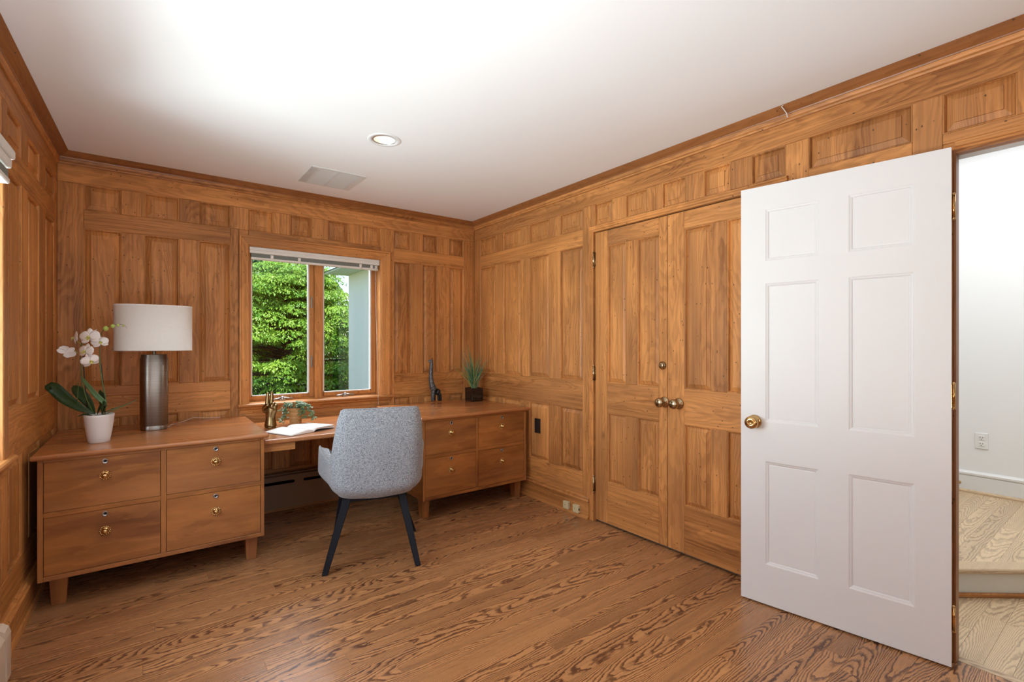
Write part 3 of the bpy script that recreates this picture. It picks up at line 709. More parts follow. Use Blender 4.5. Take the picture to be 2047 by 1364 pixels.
# jamb linings
wp(G().box(WX0 - .012, WX0, YB, YB + .13, WZ0, WZ1), 'jamb', 'pine')
wp(G().box(WX1, WX1 + .012, YB, YB + .13, WZ0, WZ1), 'jamb', 'pine')
wp(G().box(WX0 - .012, WX1 + .012, YB, YB + .13, WZ1, WZ1 + .012), 'jamb', 'pine', 'x')
wp(G().box(1.088, 1.150, YB + .075, YB + .15, WZ0, WZ1), 'mullion', 'pine')
wp(G().box(WX0, 1.088, YB + .10, YB + .15, WZ0, WZ0 + .012).box(1.15, WX1, YB + .10, YB + .15, WZ0, WZ0 + .012), 'sill', 'pine', 'x')
def sash(x0, x1, gx0, gx1):
    y0, y1 = YB + .095, YB + .13; z0, z1, gz0, gz1 = .836, 1.985, .866, 1.94
    g = G().box(x0, gx0, y0, y1, z0, z1).box(gx1, x1, y0, y1, z0, z1).box(gx0, gx1, y0, y1, z0, gz0).box(gx0, gx1, y0, y1, gz1, z1)
    s = wp(g, 'sash', 'pine', 'z', 0.004)
    e = 0.010
    wp(G().box(gx0, gx0 + e, y0 + .004, y1 - .006, gz0, gz1).box(gx1 - e, gx1, y0 + .004, y1 - .006, gz0, gz1).box(gx0, gx1, y0 + .004, y1 - .006, gz0, gz0 + e * .6), 'glazing_bead', 'white_plastic', 'z', 0, s)
    wp(G().box(gx0 + .001, gx1 - .001, y0 + .020, y0 + .024, gz0 + .001, gz1 - .001), 'pane', 'glass', 'z', 0, s)
    return s
s1 = sash(WX0 + .001, 1.0875, .630, 1.050)
s2 = sash(1.1505, WX1 - .001, 1.158, 1.563)
for hz in (1.60, 1.12):
    wp(G().box(1.060, 1.074, YB + .088, YB + .095, hz - .045, hz + .045).box(1.064, 1.069, YB + .080, YB + .095, hz - .03, hz + .02), 'hinge', 'steel', 'z', .002, s1)
for cx in (.845, 1.330):
    h = G().box(cx - .022, cx + .022, YB + .066, YB + .096, WZ0 + .001, WZ0 + .016)
    h.tube([(cx - .008, YB + .068, WZ0 + .022), (cx - .035, YB + .058, WZ0 + .016), (cx - .075, YB + .056, WZ0 + .013)], [.007, .006, .0065], 8)
    h.tube([(cx + .008, YB + .068, WZ0 + .022), (cx + .04, YB + .072, WZ0 + .016), (cx + .075, YB + .072, WZ0 + .013)], [.007, .006, .0065], 8)
    h.lathe([(0.012, 0), (0.012, .012), (0.006, .020), (0.0, .022)], 12, (cx, YB + .07, WZ0 + .012), cap=False)
    wp(h, 'crank_handle', 'steel', 'z', 0)
# raised blind in the window
bl = empty('window_blind', (1.105, YB + .03, WZ1 - .001)); tag(bl, 'raised cream mini blind across the top of the garden window', 'blind')
bx0, bx1 = WX0 + .003, WX1 - .003
def bp_(g, n, m, bev=0.002):
    o = build(g, n, m, bevel=bev); o.parent = bl; o.location = o.location - Vector((1.105, YB + .03, WZ1 - .001)); return o
bp_(G().box(bx0, bx1, YB + .008, YB + .048, 1.938, 1.984).box(bx0, bx1, YB + .004, YB + .010, 1.962, 1.984).box(bx0, bx1, YB + .005, YB + .010, 1.938, 1.958), 'headrail', 'blind')
for k in range(6): bp_(G().box(bx0 + .012, bx1 - .010, YB + .016, YB + .044, 1.9135 + .004 * k, 1.9160 + .004 * k), 'slat', 'slat', 0)
bp_(G().box(bx0 + .010, bx1 - .008, YB + .014, YB + .046, 1.893, 1.911), 'bottom_rail', 'blind', 0.004)
for cx in (.76, .955, 1.44, 1.535, 1.575): bp_(G().box(cx - .010, cx + .010, YB + .010, YB + .016, 1.893, 1.935).tube([(cx - .006, YB + .010, 1.90), (cx + .006, YB + .010, 1.905)], .004, 6), 'ladder_clip', 'blind', 0)
bp_(G().tube([(1.568, YB + .004, 1.93), (1.566, YB - .012, 1.5), (1.566, YB - .056, .84), (1.566, YB - .058, .745)], .0014, 6), 'pull_cord', 'wire', 0)

# left wall window: casing, stool and blind end show at the frame's edge
w2 = empty('window_2', (lwx(YB), YB, 0), pi / 2 - 0.0236); tag(w2, kind='structure')
a0, a1 = LW1, LW0
build(G().box(a1, a1 + .07, -0.020, 0, LWZ0 - .01, 2.055), 'casing', 'pine', w2, bevel=.004)
build(G().box(a0 - .07, a0, -0.020, 0, LWZ0 - .01, 2.055), 'casing', 'pine', w2, bevel=.004)
build(G().box(a0, a1, -0.020, 0, LWZ1, 2.055), 'casing', 'pine', w2, grain='x', bevel=.004)
build(G().sweep([(.12, .782), (-.030, .782), (-.038, .787), (-.040, .794), (-.038, .801), (-.030, .806), (.12, .806)], lambda p, q, t: (t, p, q), a0 - .12, a1 + .12), 'stool', 'pine', w2, grain='x')
build(G().sweep([(0, .73), (-.010, .73), (-.012, .755), (-.022, .765), (-.026, .781), (0, .781)], lambda p, q, t: (t, p, q), a0 - .10, a1 + .095), 'apron', 'pine', w2, grain='x')
build(G().box(a1 - .03, a1, 0.06, 0.12, LWZ0, LWZ1).box(a0, a0 + .03, 0.06, 0.12, LWZ0, LWZ1).box(a0, a1, 0.06, 0.12, LWZ0, LWZ0 + .04).box(a0, a1, .06, .12, LWZ1 - .04, LWZ1).box((a0 + a1) / 2 - .03, (a0 + a1) / 2 + .03, .06, .12, LWZ0, LWZ1), 'sash', 'pine', w2, bevel=.003)
build(G().box(a0 + .03, a1 - .03, 0.085, 0.089, LWZ0 + .04, LWZ1 - .04), 'pane', 'glass', w2)
for q_ in (a1, a0 - .012): build(G().box(q_, q_ + .012, .0005, .128, LWZ0 + .006, LWZ1), 'jamb', 'pine', w2)
build(G().box(a0, a1, .0005, .128, LWZ1 - .001, LWZ1 + .011), 'jamb', 'pine', w2, grain='x')
b2 = empty('window_blind', (lwx(YB), YB, 0), pi / 2 - 0.0236); tag(b2, 'end of a raised cream blind at the left edge of the photo', 'blind')
e = 2.68 - YB
build(G().box(1.42 - YB, e, -0.062, -0.0205, 1.975, 2.012), 'headrail', 'blind', b2, bevel=.008, segs=2)
build(G().box(1.42 - YB, e - .02, -0.056, -0.0205, 1.935, 1.972), 'valance', 'blind', b2, bevel=.008, segs=2)
for k in range(6): build(G().box(1.43 - YB, e - .05, -0.050, -0.022, 1.895 + .005 * k, 1.898 + .005 * k), 'slat', 'slat', b2)
build(G().box(1.43 - YB, e - .05, -0.055, -0.022, 1.870, 1.892), 'bottom_rail', 'blind', b2, bevel=.004)
# added, unseen frame in the rear fill lamp's opening (behind the camera)
w3 = empty('added_rear_window', (.55, YREAR, .72)); tag(w3, kind='structure')
o = build(G().box(-.20, -.14, YREAR - .10, YREAR - .05, .72, 2.12).box(1.24, 1.30, YREAR - .10, YREAR - .05, .72, 2.12).box(-.14, 1.24, YREAR - .10, YREAR - .05, .72, .78).box(-.14, 1.24, YREAR - .10, YREAR - .05, 2.06, 2.12).box(.52, .58, YREAR - .10, YREAR - .05, .78, 2.06), 'sash', 'doorpaint')
o.parent = w3; o.location = o.location - w3.location

# ================================================================== FILE CABINETS AND KNEE-HOLE DESK
def cabinet(name, x0, x1, xd0, xd1, s0, s1, label, ydb=3.985, legs=None, xl=None, xr=None):
    yf = 3.1515; r = empty(name, ((x0 + x1) / 2, (yf + ydb) / 2, 0)); tag(r, label, 'cabinet', 'cherry file cabinets under the window')
    L = Vector(r.location)
    def pt(g, n, m='cherry', grain='x', bev=.0015, segs=1, par=None):
        o = build(g, n, m, grain=grain, bevel=bev, segs=segs); o.parent = par or r
        o.location = o.location - (L if par is None else L + par.location)
        return o
    b, t = .143, .706
    pt(G().box(x0, xl, yf, ydb, b, t), 'side_panel', grain='y'); pt(G().box(xr, x1, yf, ydb, b, t), 'side_panel', grain='y')
    pt(G().box(xl, xr, yf, ydb, b, .165), 'bottom_panel'); pt(G().box(xl, xr, ydb - .015, ydb, .165, t), 'back_panel')
    pt(G().box(xl, xr, yf, yf + .03, .703, .7175), 'top_rail'); pt(G().box(x0, xl, yf, ydb, .706, .7175), 'top_rail'); pt(G().box(xr, x1, yf, ydb, .706, .7175), 'top_rail')
    pt(G().box(xd0, xd1, yf + .001, yf + .03, .165, .703), 'divider', grain='z')
    pt(G().box(xl, xd0, yf + .001, yf + .03, .4425, .4655), 'rail'); pt(G().box(xd1, xr, yf + .001, yf + .03, .4425, .4655), 'rail')
    pt(G().box(xl, xr, yf + .034, ydb - .015, .165, .170), 'liner')
    prof = [(3.15, .727), (3.137, .727), (3.131, .729), (3.128, .7325), (3.1275, .735), (3.129, .7385), (3.133, .7405), (3.14, .741), (4.019, .741), (4.019, .727)]
    pt(G().box(s0, s1, 3.1275, 4.019, .718, .7415), 'desktop', 'cherry_top', 'x', .0095, 4)
    g = .0018
    for (a, c, kx) in ((xl, xd0, (xl + xd0) / 2), (xd1, xr, (xd1 + xr) / 2)):
        for (z0, z1, kz, lz) in ((.467, .702, .611, .681), (.167, .441, .336, .420)):
            d = pt(G().box(a + g, c - g, yf + .003, yf + .024, z0, z1), 'drawer', 'cherry', 'x', .0012)
            pt(G().lathe([(0, 0), (.0125, 0), (.0125, -.003), (.010, -.0045), (.0085, -.003), (.0055, -.003), (.0055, -.0005)], 20, (kx, yf + .0025, lz), 'y'), 'lock_ring', 'steel', bev=0, par=d)
            pt(G().lathe([(0, 0), (.0053, 0), (.0053, -.0016), (0, -.0018)], 12, (kx, yf + .0015, lz), 'y', cap=False), 'keyhole', 'dark', bev=0, par=d)
            k = G().lathe([(0, 0), (.0220, 0), (.0225, -.002), (.0190, -.004), (.0165, -.0025), (.0135, -.004), (.0105, -.0095), (.0075, -.0125), (.0065, -.016), (.0100, -.020), (.0120, -.024), (.0110, -.028), (.0050, -.030), (0, -.030)], 28, (kx, yf + .0025, kz), 'y', cap=False)
            for q in range(14):
                t_ = 2 * pi * q / 14; k.lathe([(0, -.005), (.0030, -.0045), (.0042, -.002), (.0042, 0)], 8, (kx + .0205 * cos(t_), yf + .002, kz + .0205 * sin(t_)), 'y', cap=False)
            pt(k, 'rosette_knob', 'brass', bev=0, par=d)
    for (lx0, lx1) in legs:
        for (ly0, ly1) in ((3.205, 3.275), (3.86, 3.93)):
            pt(G().frustum((lx0 + .004, lx1 - .004, ly0 + .006, ly1 - .004), (lx0 - .004, lx1 + .004, ly0, ly1), 0, .143), 'leg', 'cherry', 'z', .002)
    return r
cabinet('file_cabinet', -.410, .550, .059, .083, -.434, .573, 'cherry four drawer file cabinet with brass knobs, holding the lamp and orchid', legs=[(-.373, -.311), (.463, .521)], xl=-.390, xr=.531)
cabinet('file_cabinet', 1.569, 2.503, 2.016, 2.036, 1.545, 2.528, 'cherry four drawer file cabinet with brass knobs, holding the giraffe and grass plant', legs=[(1.589, 1.647), (2.428, 2.484)], xl=1.585, xr=2.482)
dk = empty('desk', (1.06, 3.6, 0)); tag(dk, 'low cherry desk top bridging the two file cabinets under the window', 'desk')
def dp_(g, n, m='cherry_top', grain='x', bev=.002, segs=1):
    o = build(g, n, m, grain=grain, bevel=bev, segs=segs); o.parent = dk; o.location = o.location - Vector((1.06, 3.6, 0)); return o
dp_(G().box(.5515, 1.5675, 3.185, 4.019, .664, .692), 'desktop', bev=.009, segs=3)
dp_(G().box(.552, .735, 3.215, 3.60, .614, .6635), 'pencil_drawer', 'pine', bev=.002)
dp_(G().box(.552, .568, 3.62, 3.95, .615, .6635).box(1.551, 1.567, 3.25, 3.95, .615, .6635).box(.568, 1.551, 3.93, 3.95, .615, .6635), 'support_rail', 'cherry', 'y')

# baseboard heater behind the desk
ht = empty('baseboard_heater', (1.06, 3.98, 0)); tag(ht, 'tan enamel baseboard heater on the back wall under the desk', 'heater')
g = G(); hx0, hx1, yf = .5555, 1.5635, 3.955
sl = [.700 + .26 * k for k in range(4)]
zs0, zs1 = .214, .236
g.box(hx0, hx1, yf, yf + .004, .034, zs0); g.box(hx0, hx1, yf, yf + .004, zs1, .270)
e = hx0
spans = [(.56, .900), (.962, 1.20), (1.262, 1.50)]
for a, b in spans:
    if a - e > .001: g.box(e, a, yf, yf + .004, zs0, zs1)
    for (c_, s_) in ((a, 1), (b, -1)):           # rounded slot ends
        if c_ < .58: continue
        pts = [(c_, zs0)] + [(c_ + s_ * .011 * (1 - cos(t)), (zs0 + zs1) / 2 - .011 * sin(t) * 1.0) for t in ()]
        n_ = 6; arc = [(c_ + s_ * .011 * (1 - sin(pi * i / n_)), zs0 + (zs1 - zs0) * i / n_) for i in range(n_ + 1)]
        g.add([(x, yf, z) for x, z in arc] + [(c_, yf, zs1), (c_, yf, zs0)], [tuple(range(n_ + 3))])
    e = b
g.box(e, hx1, yf, yf + .004, zs0, zs1)
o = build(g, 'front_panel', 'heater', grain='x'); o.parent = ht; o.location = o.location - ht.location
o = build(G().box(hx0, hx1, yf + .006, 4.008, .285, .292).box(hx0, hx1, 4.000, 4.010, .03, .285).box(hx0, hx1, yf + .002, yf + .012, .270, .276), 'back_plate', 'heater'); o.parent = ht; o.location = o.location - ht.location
o = build(G().box(hx0 + .03, hx1 - .03, yf + .045, yf + .048, .03, .26), 'slot_shade_sheet', 'dark'); o.parent = ht; o.location = o.location - ht.location  # black sheet added to paint the darkness seen through the slots
o = build(G().tube([(hx0 + .005, yf + .03, .16), (hx1 - .005, yf + .03, .16)], .014, 10), 'heating_pipe', 'dark'); o.parent = ht; o.location = o.location - ht.location
for q_ in (hx0 + .002, hx1 - .03):
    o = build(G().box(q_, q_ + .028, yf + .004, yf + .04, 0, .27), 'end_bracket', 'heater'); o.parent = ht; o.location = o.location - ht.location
# heater on the left wall
h2 = empty('baseboard_heater', (lwx(YB), YB, 0), pi / 2 - 0.0236); tag(h2, 'cream baseboard heater end at the bottom left corner of the frame', 'heater')
e = 2.585 - YB
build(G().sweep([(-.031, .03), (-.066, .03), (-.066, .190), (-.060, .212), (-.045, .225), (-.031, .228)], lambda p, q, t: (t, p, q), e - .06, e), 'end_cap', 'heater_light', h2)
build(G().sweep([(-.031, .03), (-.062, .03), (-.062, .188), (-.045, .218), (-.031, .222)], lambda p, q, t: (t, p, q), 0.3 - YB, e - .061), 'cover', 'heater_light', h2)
for q_ in (e - .05, .35 - YB): build(G().box(q_, q_ + .03, -.06, -.035, 0, .03), 'foot', 'steel', h2)

# ================================================================== CEILING FITTINGS
dl = empty('recessed_light', (LX, LY, H)); tag(dl, 'round recessed downlight in the white ceiling', 'light')
build(G().lathe([(LR - .003, .002), (LR - .003, -.003), (.090, -.0035), (.094, -.001), (.094, -.0002)], 48, (0, 0, 0), cap=False), 'trim_ring', 'white_plastic', dl, fix=False)
build(G().lathe([(LR - .001, .001), (LR - .002, -.003), (LR - .0045, -.003), (LR - .0045, .003)], 48, (0, 0, 0), cap=False), 'inner_rim', 'steel', dl)
build(G().lathe([(LR - .004, 0), (.050, .052), (.049, .075), (0, .0755)], 40, (0, 0, 0), cap=False), 'baffle', 'cream', dl)
build(G().lathe([(0, .050), (.046, .050), (.046, .056), (0, .056)], 32, (0, 0, 0), cap=False), 'lens', 'lampglow', dl)
lamp('downlight_beam', 'SPOT', (LX, LY, H - .005), (0, 0, 0), 14, (1, .93, .82), spot_size=2.2, spot_blend=.6, shadow_soft_size=.05)
vt = empty('ceiling_vent', (1.055, 3.55, H)); tag(vt, 'flat white double return vent in the ceiling above the window', 'vent')
vx0, vx1, vy0, vy1 = -.182, .182, -.190, .188
build(G().box(vx0, vx1, vy0, vy0 + .018, -.006, 0).box(vx0, vx1, vy1 - .014, vy1, -.006, 0).box(vx0 + .046, vx0 + .056, vy0 + .018, vy1 - .014, -.006, 0).box(vx1 - .046, vx1, vy0 + .018, vy1 - .014, -.006, 0).box(-.008, .004, vy0 + .018, vy1 - .014, -.007, 0), 'frame', 'vent', vt, bevel=.001)
build(G().box(vx0, vx0 + .046, vy0 + .018, vy1 - .014, -.005, 0), 'side_strip', 'ventdark', vt)
for a, b in ((vx0 + .056, -.008), (.004, vx1 - .046)):
    g = G().box(a, b, vy0 + .018, vy1 - .014, -.0015, 0)
    for k in range(26): g.box(a + .001, b - .001, vy0 + .022 + k * .0133, vy0 + .030 + k * .0133, -.0045, -.0015)
    build(g, 'grille', 'vent', vt)
wk = empty('ceiling_hook', (2.515, 1.124, H)); tag(wk, 'short white wire poking down over the crown moulding, above the white door', 'wire')
build(G().tube([(0, 0, -.001), (-.016, .002, -.006), (-.022, .004, -.012), (-.006, 0, -.022), (.012, -.006, -.040), (.020, -.006, -.058)], .0022, 6), 'wire', 'wire', wk)

# outlet and phone jacks on the right wall
o = empty('outlet', (XR, 3.075, .594), -pi / 2); tag(o, 'dark brown outlet plate on the panelling beside the right file cabinet', 'outlet')
build(G().box(-.036, .036, -.004, .004, -.060, .060), 'cover_plate', 'darkplate', o, bevel=.002)
for s in (-1, 1): build(G().box(-.016, .016, -.0065, -.004, s * .022 - .015, s * .022 + .015), 'receptacle', 'darkplate', o, bevel=.003)
for (yy, zz, lab) in ((2.700, .052, 'ivory phone jack box on the baseboard, the one farther from the closet'), (2.595, .052, 'ivory phone jack box on the baseboard, the one nearer the closet')):
    o = empty('phone_jack', (XR - .0165, yy, zz), -pi / 2); tag(o, lab, 'jack', 'phone jacks on the baseboard')
    build(G().box(-.029, .029, -.024, 0, -.028, .028), 'box', 'ivory', o, bevel=.003, segs=2)
    build(G().lathe([(.003, -.024), (.003, -.0255), (0, -.0255)], 8, (-.005, 0, .002), 'y', cap=False), 'screw', 'oldbrass', o)
    if yy < 2.65: build(G().box(.029, .0295, -.018, -.008, -.008, .006), 'socket', 'dark', o)

# ================================================================== CHAIR
chr_ = empty('armchair', (1.11, 2.892, 0), -0.27); tag(chr_, 'grey tweed tub armchair on black splayed legs, pushed up to the desk', 'chair')
def lerp(a, b, t): return a + (b - a) * t
def sm(t): t = max(0, min(1, t)); return t * t * (3 - 2 * t)
def shell_point(s, v, off=0.0):
    """s in [-1,1] runs from the front of the left arm round the back to the front of the right arm; v bottom to top"""
    # plan curve, unit: straight arm, round corner, flat back
    a = abs(s); sg_ = 1 if s > 0 else -1
    zt = lerp(.902, .590, sm((a - .47) / .15) ** .8) + .045 * sm((a - .70) / .20) - .045 * sm((a - .90) / .10)
    zb = .392 + .012 * a + .050 * sm((a - .72) / .28)
    z = lerp(zb, zt, v)
    h = (z - .392) / .51          # 0 at bottom, 1 at back top
    wid = .258 - .050 * (1 - sm(h / .18)) ** 1.3 - .008 * sm((h - .35) / .65) + off
    dep = .258 + .014 * h - .040 * (1 - sm(h / .12)) ** 1.5 + off
    front = .235 - .045 * (1 - sm(h / .3)) + off
    rr = lerp(.10, .075, sm(h))
    L1 = wid - rr
    if a < .40: x = L1 * a / .40; y = -dep
    elif a < .60:
        t = (a - .40) / .20 * pi / 2; x = L1 + rr * sin(t); y = -dep + rr * (1 - cos(t))
    else: x = wid + .062 * sm((a - .57) / .34) * sm(h / .20); y = lerp(-dep + rr, front, (a - .60) / .40)
    if a > .88: x -= 0.030 * sm((a - .88) / .12) ** 1.5
    if a < .5: y -= .014 * (1 - (a / .5) ** 2)
    return Vector((sg_ * x + .012 * sm(h), y, z))
nu, nv = 56, 20; th = .055
def shell():
    g = G()
    outer = lambda u, v: shell_point(u * 2 - 1, v)
    def inner(u, v):
        s = u * 2 - 1; p = shell_point(s * .985, 1 - (1 - v) * .97, -th); p.z -= .012 * (1 if v > .999 else 0); return p
    g.grid(outer, nu, nv); no = (nu + 1) * (nv + 1)
    g.grid(inner, nu, nv)
    w = nu + 1
    for i in range(nu): g.f.append([nv * w + i, nv * w + i + 1, no + nv * w + i + 1, no + nv * w + i]); g.sm.append(True)
    for j in range(nv):
        g.f.append([j * w, (j + 1) * w, no + (j + 1) * w, no + j * w]); g.sm.append(True)
        g.f.append([j * w + nu, no + j * w + nu, no + (j + 1) * w + nu, (j + 1) * w + nu]); g.sm.append(True)
    for i in range(nu): g.f.append([i + 1, i, no + i, no + i + 1]); g.sm.append(True)
    return g
o = build(shell(), 'shell', 'tweed', chr_); bv = o.modifiers.new('b', 'BEVEL'); bv.width = .012; bv.segments = 3; bv.limit_method = 'ANGLE'; bv.angle_limit = 0.9
pts = [shell_point(i / 40 * 2 - 1, 1.0, -.006) + Vector((0, 0, .003)) for i in range(1, 40)]
build(G().tube(pts, .0035, 6), 'piping', 'tweed', chr_)
def seat_fn(u, v):
    a = (u - .5) * 2; b = v * 2 - 1
    return Vector((a * .235, b * .205 + .01, .475 + .02 * (1 - a ** 4) * (1 - b ** 4)))
g = G().grid(seat_fn, 10, 10); g.box(-.225, .225, -.195, .20, .420, .478)
build(g, 'seat', 'tweed', chr_, bevel=.012, segs=2)
build(G().prism([(-.19, -.11), (-.11, -.185), (.11, -.185), (.19, -.11), (.20, .16), (-.20, .16)], .390, .425), 'base', 'tweed', chr_, bevel=.008, segs=2)
build(G().box(-.17, .17, -.17, -.13, .366, .388).box(-.17, .17, .12, .16, .366, .388), 'leg_frame', 'blackleg', chr_)
_rot = lambda x, y, t: (x * cos(t) - y * sin(t), x * sin(t) + y * cos(t))
for sx in (-1, 1):
    for (ty, by) in ((-.150, -.262), (.140, .262)):
        tx = .152 * sx - .010; bx, by = _rot(.250 * sx, by, -.128)
        w0, w1 = .034, .019; d0, d1 = .022, .015
        build(G().frustum((bx - d1, bx + d1, by - .0165, by + .0165), (tx - .023, tx + .023, ty - .020, ty + .020), .002, .386), 'leg', 'blackleg', chr_, bevel=.003)
        build(G().lathe([(.010, 0), (.010, .002)], 10, (bx, by, 0)), 'glide', 'steel', chr_)

# ================================================================== THINGS ON THE CABINETS
TOP = .7415; DTOP = .692
YAW = -0.642
# table lamp (oval base, drum shade)
lp = empty('table_lamp', (.036, 3.685, TOP)); tag(lp, 'table lamp with oval white shade and brushed gunmetal base', 'lamp')
SQ = .72
build(G().lathe([(.0001, 0), (.066, 0), (.0675, .003), (.0675, .022), (.064, .026), (.064, .028), (.0700, .031), (.0700, .436), (.0655, .440), (.0655, .455), (.063, .458), (.0001, .458)], 56, (0, 0, 0), sx=1.0, sy=.66, power=SQ, cap=False), 'base', 'gunmetal', lp)
build(G().lathe([(.010, .458), (.010, .50), (.006, .505), (.006, .70), (0, .70)], 12, (0, 0, 0), cap=False), 'neck', 'gunmetal', lp)
g = G()
def shade_loop(r0, z, off=0.0): return [((.194 - off) * math.copysign(abs(cos(t)) ** .8, cos(t)), (.118 - off) * math.copysign(abs(sin(t)) ** .8, sin(t)), z) for t in [2 * pi * k / 64 for k in range(64)]]
prof = [(0, .480), (-.0012, .4800), (-.0012, .488), (0, .489), (0, .745), (-.0012, .746), (-.0012, .754), (0, .754), (.0025, .754), (.0025, .480)]
vs = []
for off, z in prof: vs += shade_loop(0, z, off)
n_ = len(prof); g.add(vs, [(i % n_ * 64 + k, i % n_ * 64 + (k + 1) % 64, (i + 1) % n_ * 64 + (k + 1) % 64, (i + 1) % n_ * 64 + k) for i in range(n_) for k in range(64)], True)
build(g, 'shade', 'shade', lp)
build(G().tube([(-.19, 0, .742), (0, 0, .735), (.19, 0, .742)], .002, 6).tube([(0, -.114, .742), (0, 0, .735), (0, .114, .742)], .002, 6), 'shade_spider', 'steel', lp)
build(G().lathe([(0, .70), (.007, .703), (.009, .712), (.004, .72), (0, .722)], 12, (0, 0, 0), cap=False), 'finial', 'gunmetal', lp)
build(G().tube([(.06, .03, .004), (.10, .16, .003), (.16, .24, .005), (.22, .30, .018), (.30, .318, .006), (.38, .322, .003)], .0016, 6), 'power_cord', 'wire', lp)

# orchid: local x runs along the picture's horizontal as seen from the desk front
S_ = 1 / 376.3
def OP(px, py, d=0.0): return Vector(((px - 199.0) * S_, d, 1.263 - (py - 688) * S_ - TOP))
oc = empty('potted_orchid', (-.203, 3.395, TOP), YAW); tag(oc, 'white orchid in a ribbed white pot beside the lamp', 'plant')
g = G(); segp = 96
pf = [(.0001, 0), (.042, 0), (.0455, .004), (.050, .03), (.056, .07), (.0605, .105), (.0635, .135), (.0650, .148), (.0635, .149), (.0600, .140), (.058, .125), (.0001, .125)]
vs = []
for i, (r, h) in enumerate(pf):
    for k in range(segp):
        t = 2 * pi * k / segp; rr = r * (1 - (.022 if (k % 2 and 1 < i < 5) else 0)); vs.append((rr * cos(t), rr * sin(t), h))
g.add(vs, [(i * segp + k, i * segp + (k + 1) % segp, (i + 1) * segp + (k + 1) % segp, (i + 1) * segp + k) for i in range(len(pf) - 1) for k in range(segp)], True)
build(g, 'pot', 'pot', oc)
build(G().lathe([(.0001, .137), (.030, .141), (.057, .136), (.057, .126), (.0001, .126)], 20, (0, 0, 0), cap=False), 'bark', 'soil', oc)
def ribbon(pts, wid, up=(0, -1, .2), fold=.15, nseg=14, cup=0.0):
    """leaf along a polyline (Catmull-Rom), wid(t) half width"""
    P = [Vector(p) for p in pts]; P = [P[0] * 2 - P[1]] + P + [P[-1] * 2 - P[-2]]
    def at(t):
        k = min(int(t * (len(P) - 3)), len(P) - 4); f = t * (len(P) - 3) - k
        a, b, c, d = P[k:k + 4]
        return .5 * ((2 * b) + (c - a) * f + (2 * a - 5 * b + 4 * c - d) * f * f + (3 * b - a - 3 * c + d) * f ** 3)
    vs = []; up = Vector(up).normalized()
    for i in range(nseg + 1):
        t = i / nseg; p = at(t); d = (at(min(1, t + .02)) - at(max(0, t - .02))).normalized()
        s_ = d.cross(up).normalized(); n_ = s_.cross(d); w = max(wid(t), .0004)
        vs += [p - s_ * w + n_ * w * fold, p - s_ * w * .5 + n_ * w * fold * .25, p, p + s_ * w * .5 + n_ * w * fold * .25, p + s_ * w + n_ * w * fold]
    fs = [(5 * i + j, 5 * i + j + 1, 5 * i + 6 + j, 5 * i + 5 + j) for i in range(nseg) for j in range(4)]
    return vs, fs
def leafobj(par, name, pts, w, mat, up=(0, -1, .2), pw=.6, fold=.2, peak=.5, thick=.0012):
    f = lambda t: w * (sin(pi * min(1, max(0, t)) ** (math.log(.5) / math.log(peak)))) ** pw
    vs, fs = ribbon(pts, f, up, fold); g = G().add(vs, fs, True)
    o = build(g, name, mat, par, fix=False)
    s_ = o.modifiers.new('t', 'SOLIDIFY'); s_.thickness = thick
    return o
leafobj(oc, 'leaf', [OP(194, 828, -.01), OP(172, 815, -.03), OP(146, 796, -.04), OP(122, 772, -.05), OP(117, 780, -.06)], .029, 'leaf', up=(.3, -.8, .5), peak=.6)
leafobj(oc, 'leaf', [OP(192, 829, .0), OP(168, 808, .03), OP(146, 786, .04), OP(130, 773, .05)], .026, 'leaf', up=(.4, -.7, .6), peak=.6)
leafobj(oc, 'leaf', [OP(203, 830, 0), OP(213, 812, -.02), OP(221, 806, -.03), OP(206, 791, -.035), OP(188, 768, -.04), OP(175, 750, -.04)], .0125, 'leaflight', up=(-.4, -.6, .7), peak=.6)
leafobj(oc, 'leaf', [OP(199, 830, .02), OP(198, 812, .03), OP(194, 796, .035), OP(191, 781, .03)], .017, 'leaf', up=(.2, -1, .1), peak=.55)
leafobj(oc, 'leaf', [OP(201, 829, -.02), OP(209, 818, -.03), OP(217, 806, -.035), OP(222, 804, -.04)], .014, 'leaf', up=(-.3, -.8, .4))
leafobj(oc, 'leaf', [OP(206, 829, 0), OP(220, 821, .0), OP(246, 812, .01), OP(269, 800, .02)], .0075, 'leaflight', up=(0, -.5, 1), peak=.45)
leafobj(oc, 'leaf', [OP(210, 829, -.02), OP(225, 825, -.03), OP(251, 816, -.04)], .005, 'leaflight', up=(0, -.5, 1))
leafobj(oc, 'leaf', [OP(196, 830, -.03), OP(186, 827, -.05), OP(176, 830, -.06)], .012, 'leaf', up=(0, -.3, 1))
build(G().tube([OP(166, 818, -.03), OP(166, 790, -.03), OP(168, 765, -.03)], .0018, 6).tube([OP(188, 828, 0), OP(178, 800, -.01), OP(171, 765, -.02), OP(170, 735, -.02), OP(168, 712, -.02), OP(170, 690, -.02), OP(177, 676, -.02)], [.0028, .0026, .0026, .0024, .0022, .002, .0018], 8), 'flower_stem', 'stem', oc)
build(G().tube([OP(206, 828, 0), OP(214, 812, .0), OP(212, 795, 0), OP(206, 768, 0), OP(201, 732, 0), OP(197, 700, .01), OP(197, 672, .015), OP(206, 656, .01), OP(222, 650, .01), OP(238, 648.5, .01), OP(247, 650, .01), OP(252, 656, .01)],
               [.0026] * 5 + [.0022, .002, .0017, .0014, .0012, .001, .0008], 8), 'flower_stem', 'stem', oc)
build(G().tube([OP(179, 832, -.005), OP(175, 780, -.01), OP(171.5, 730, -.012), OP(171, 690, -.012)], .0026, 8), 'stake', 'stake', oc)
build(G().tube([OP(208, 830, .01), OP(207, 795, .01), OP(202, 750, .01), OP(199, 728, .01)], .0026, 8), 'stake', 'stake', oc)
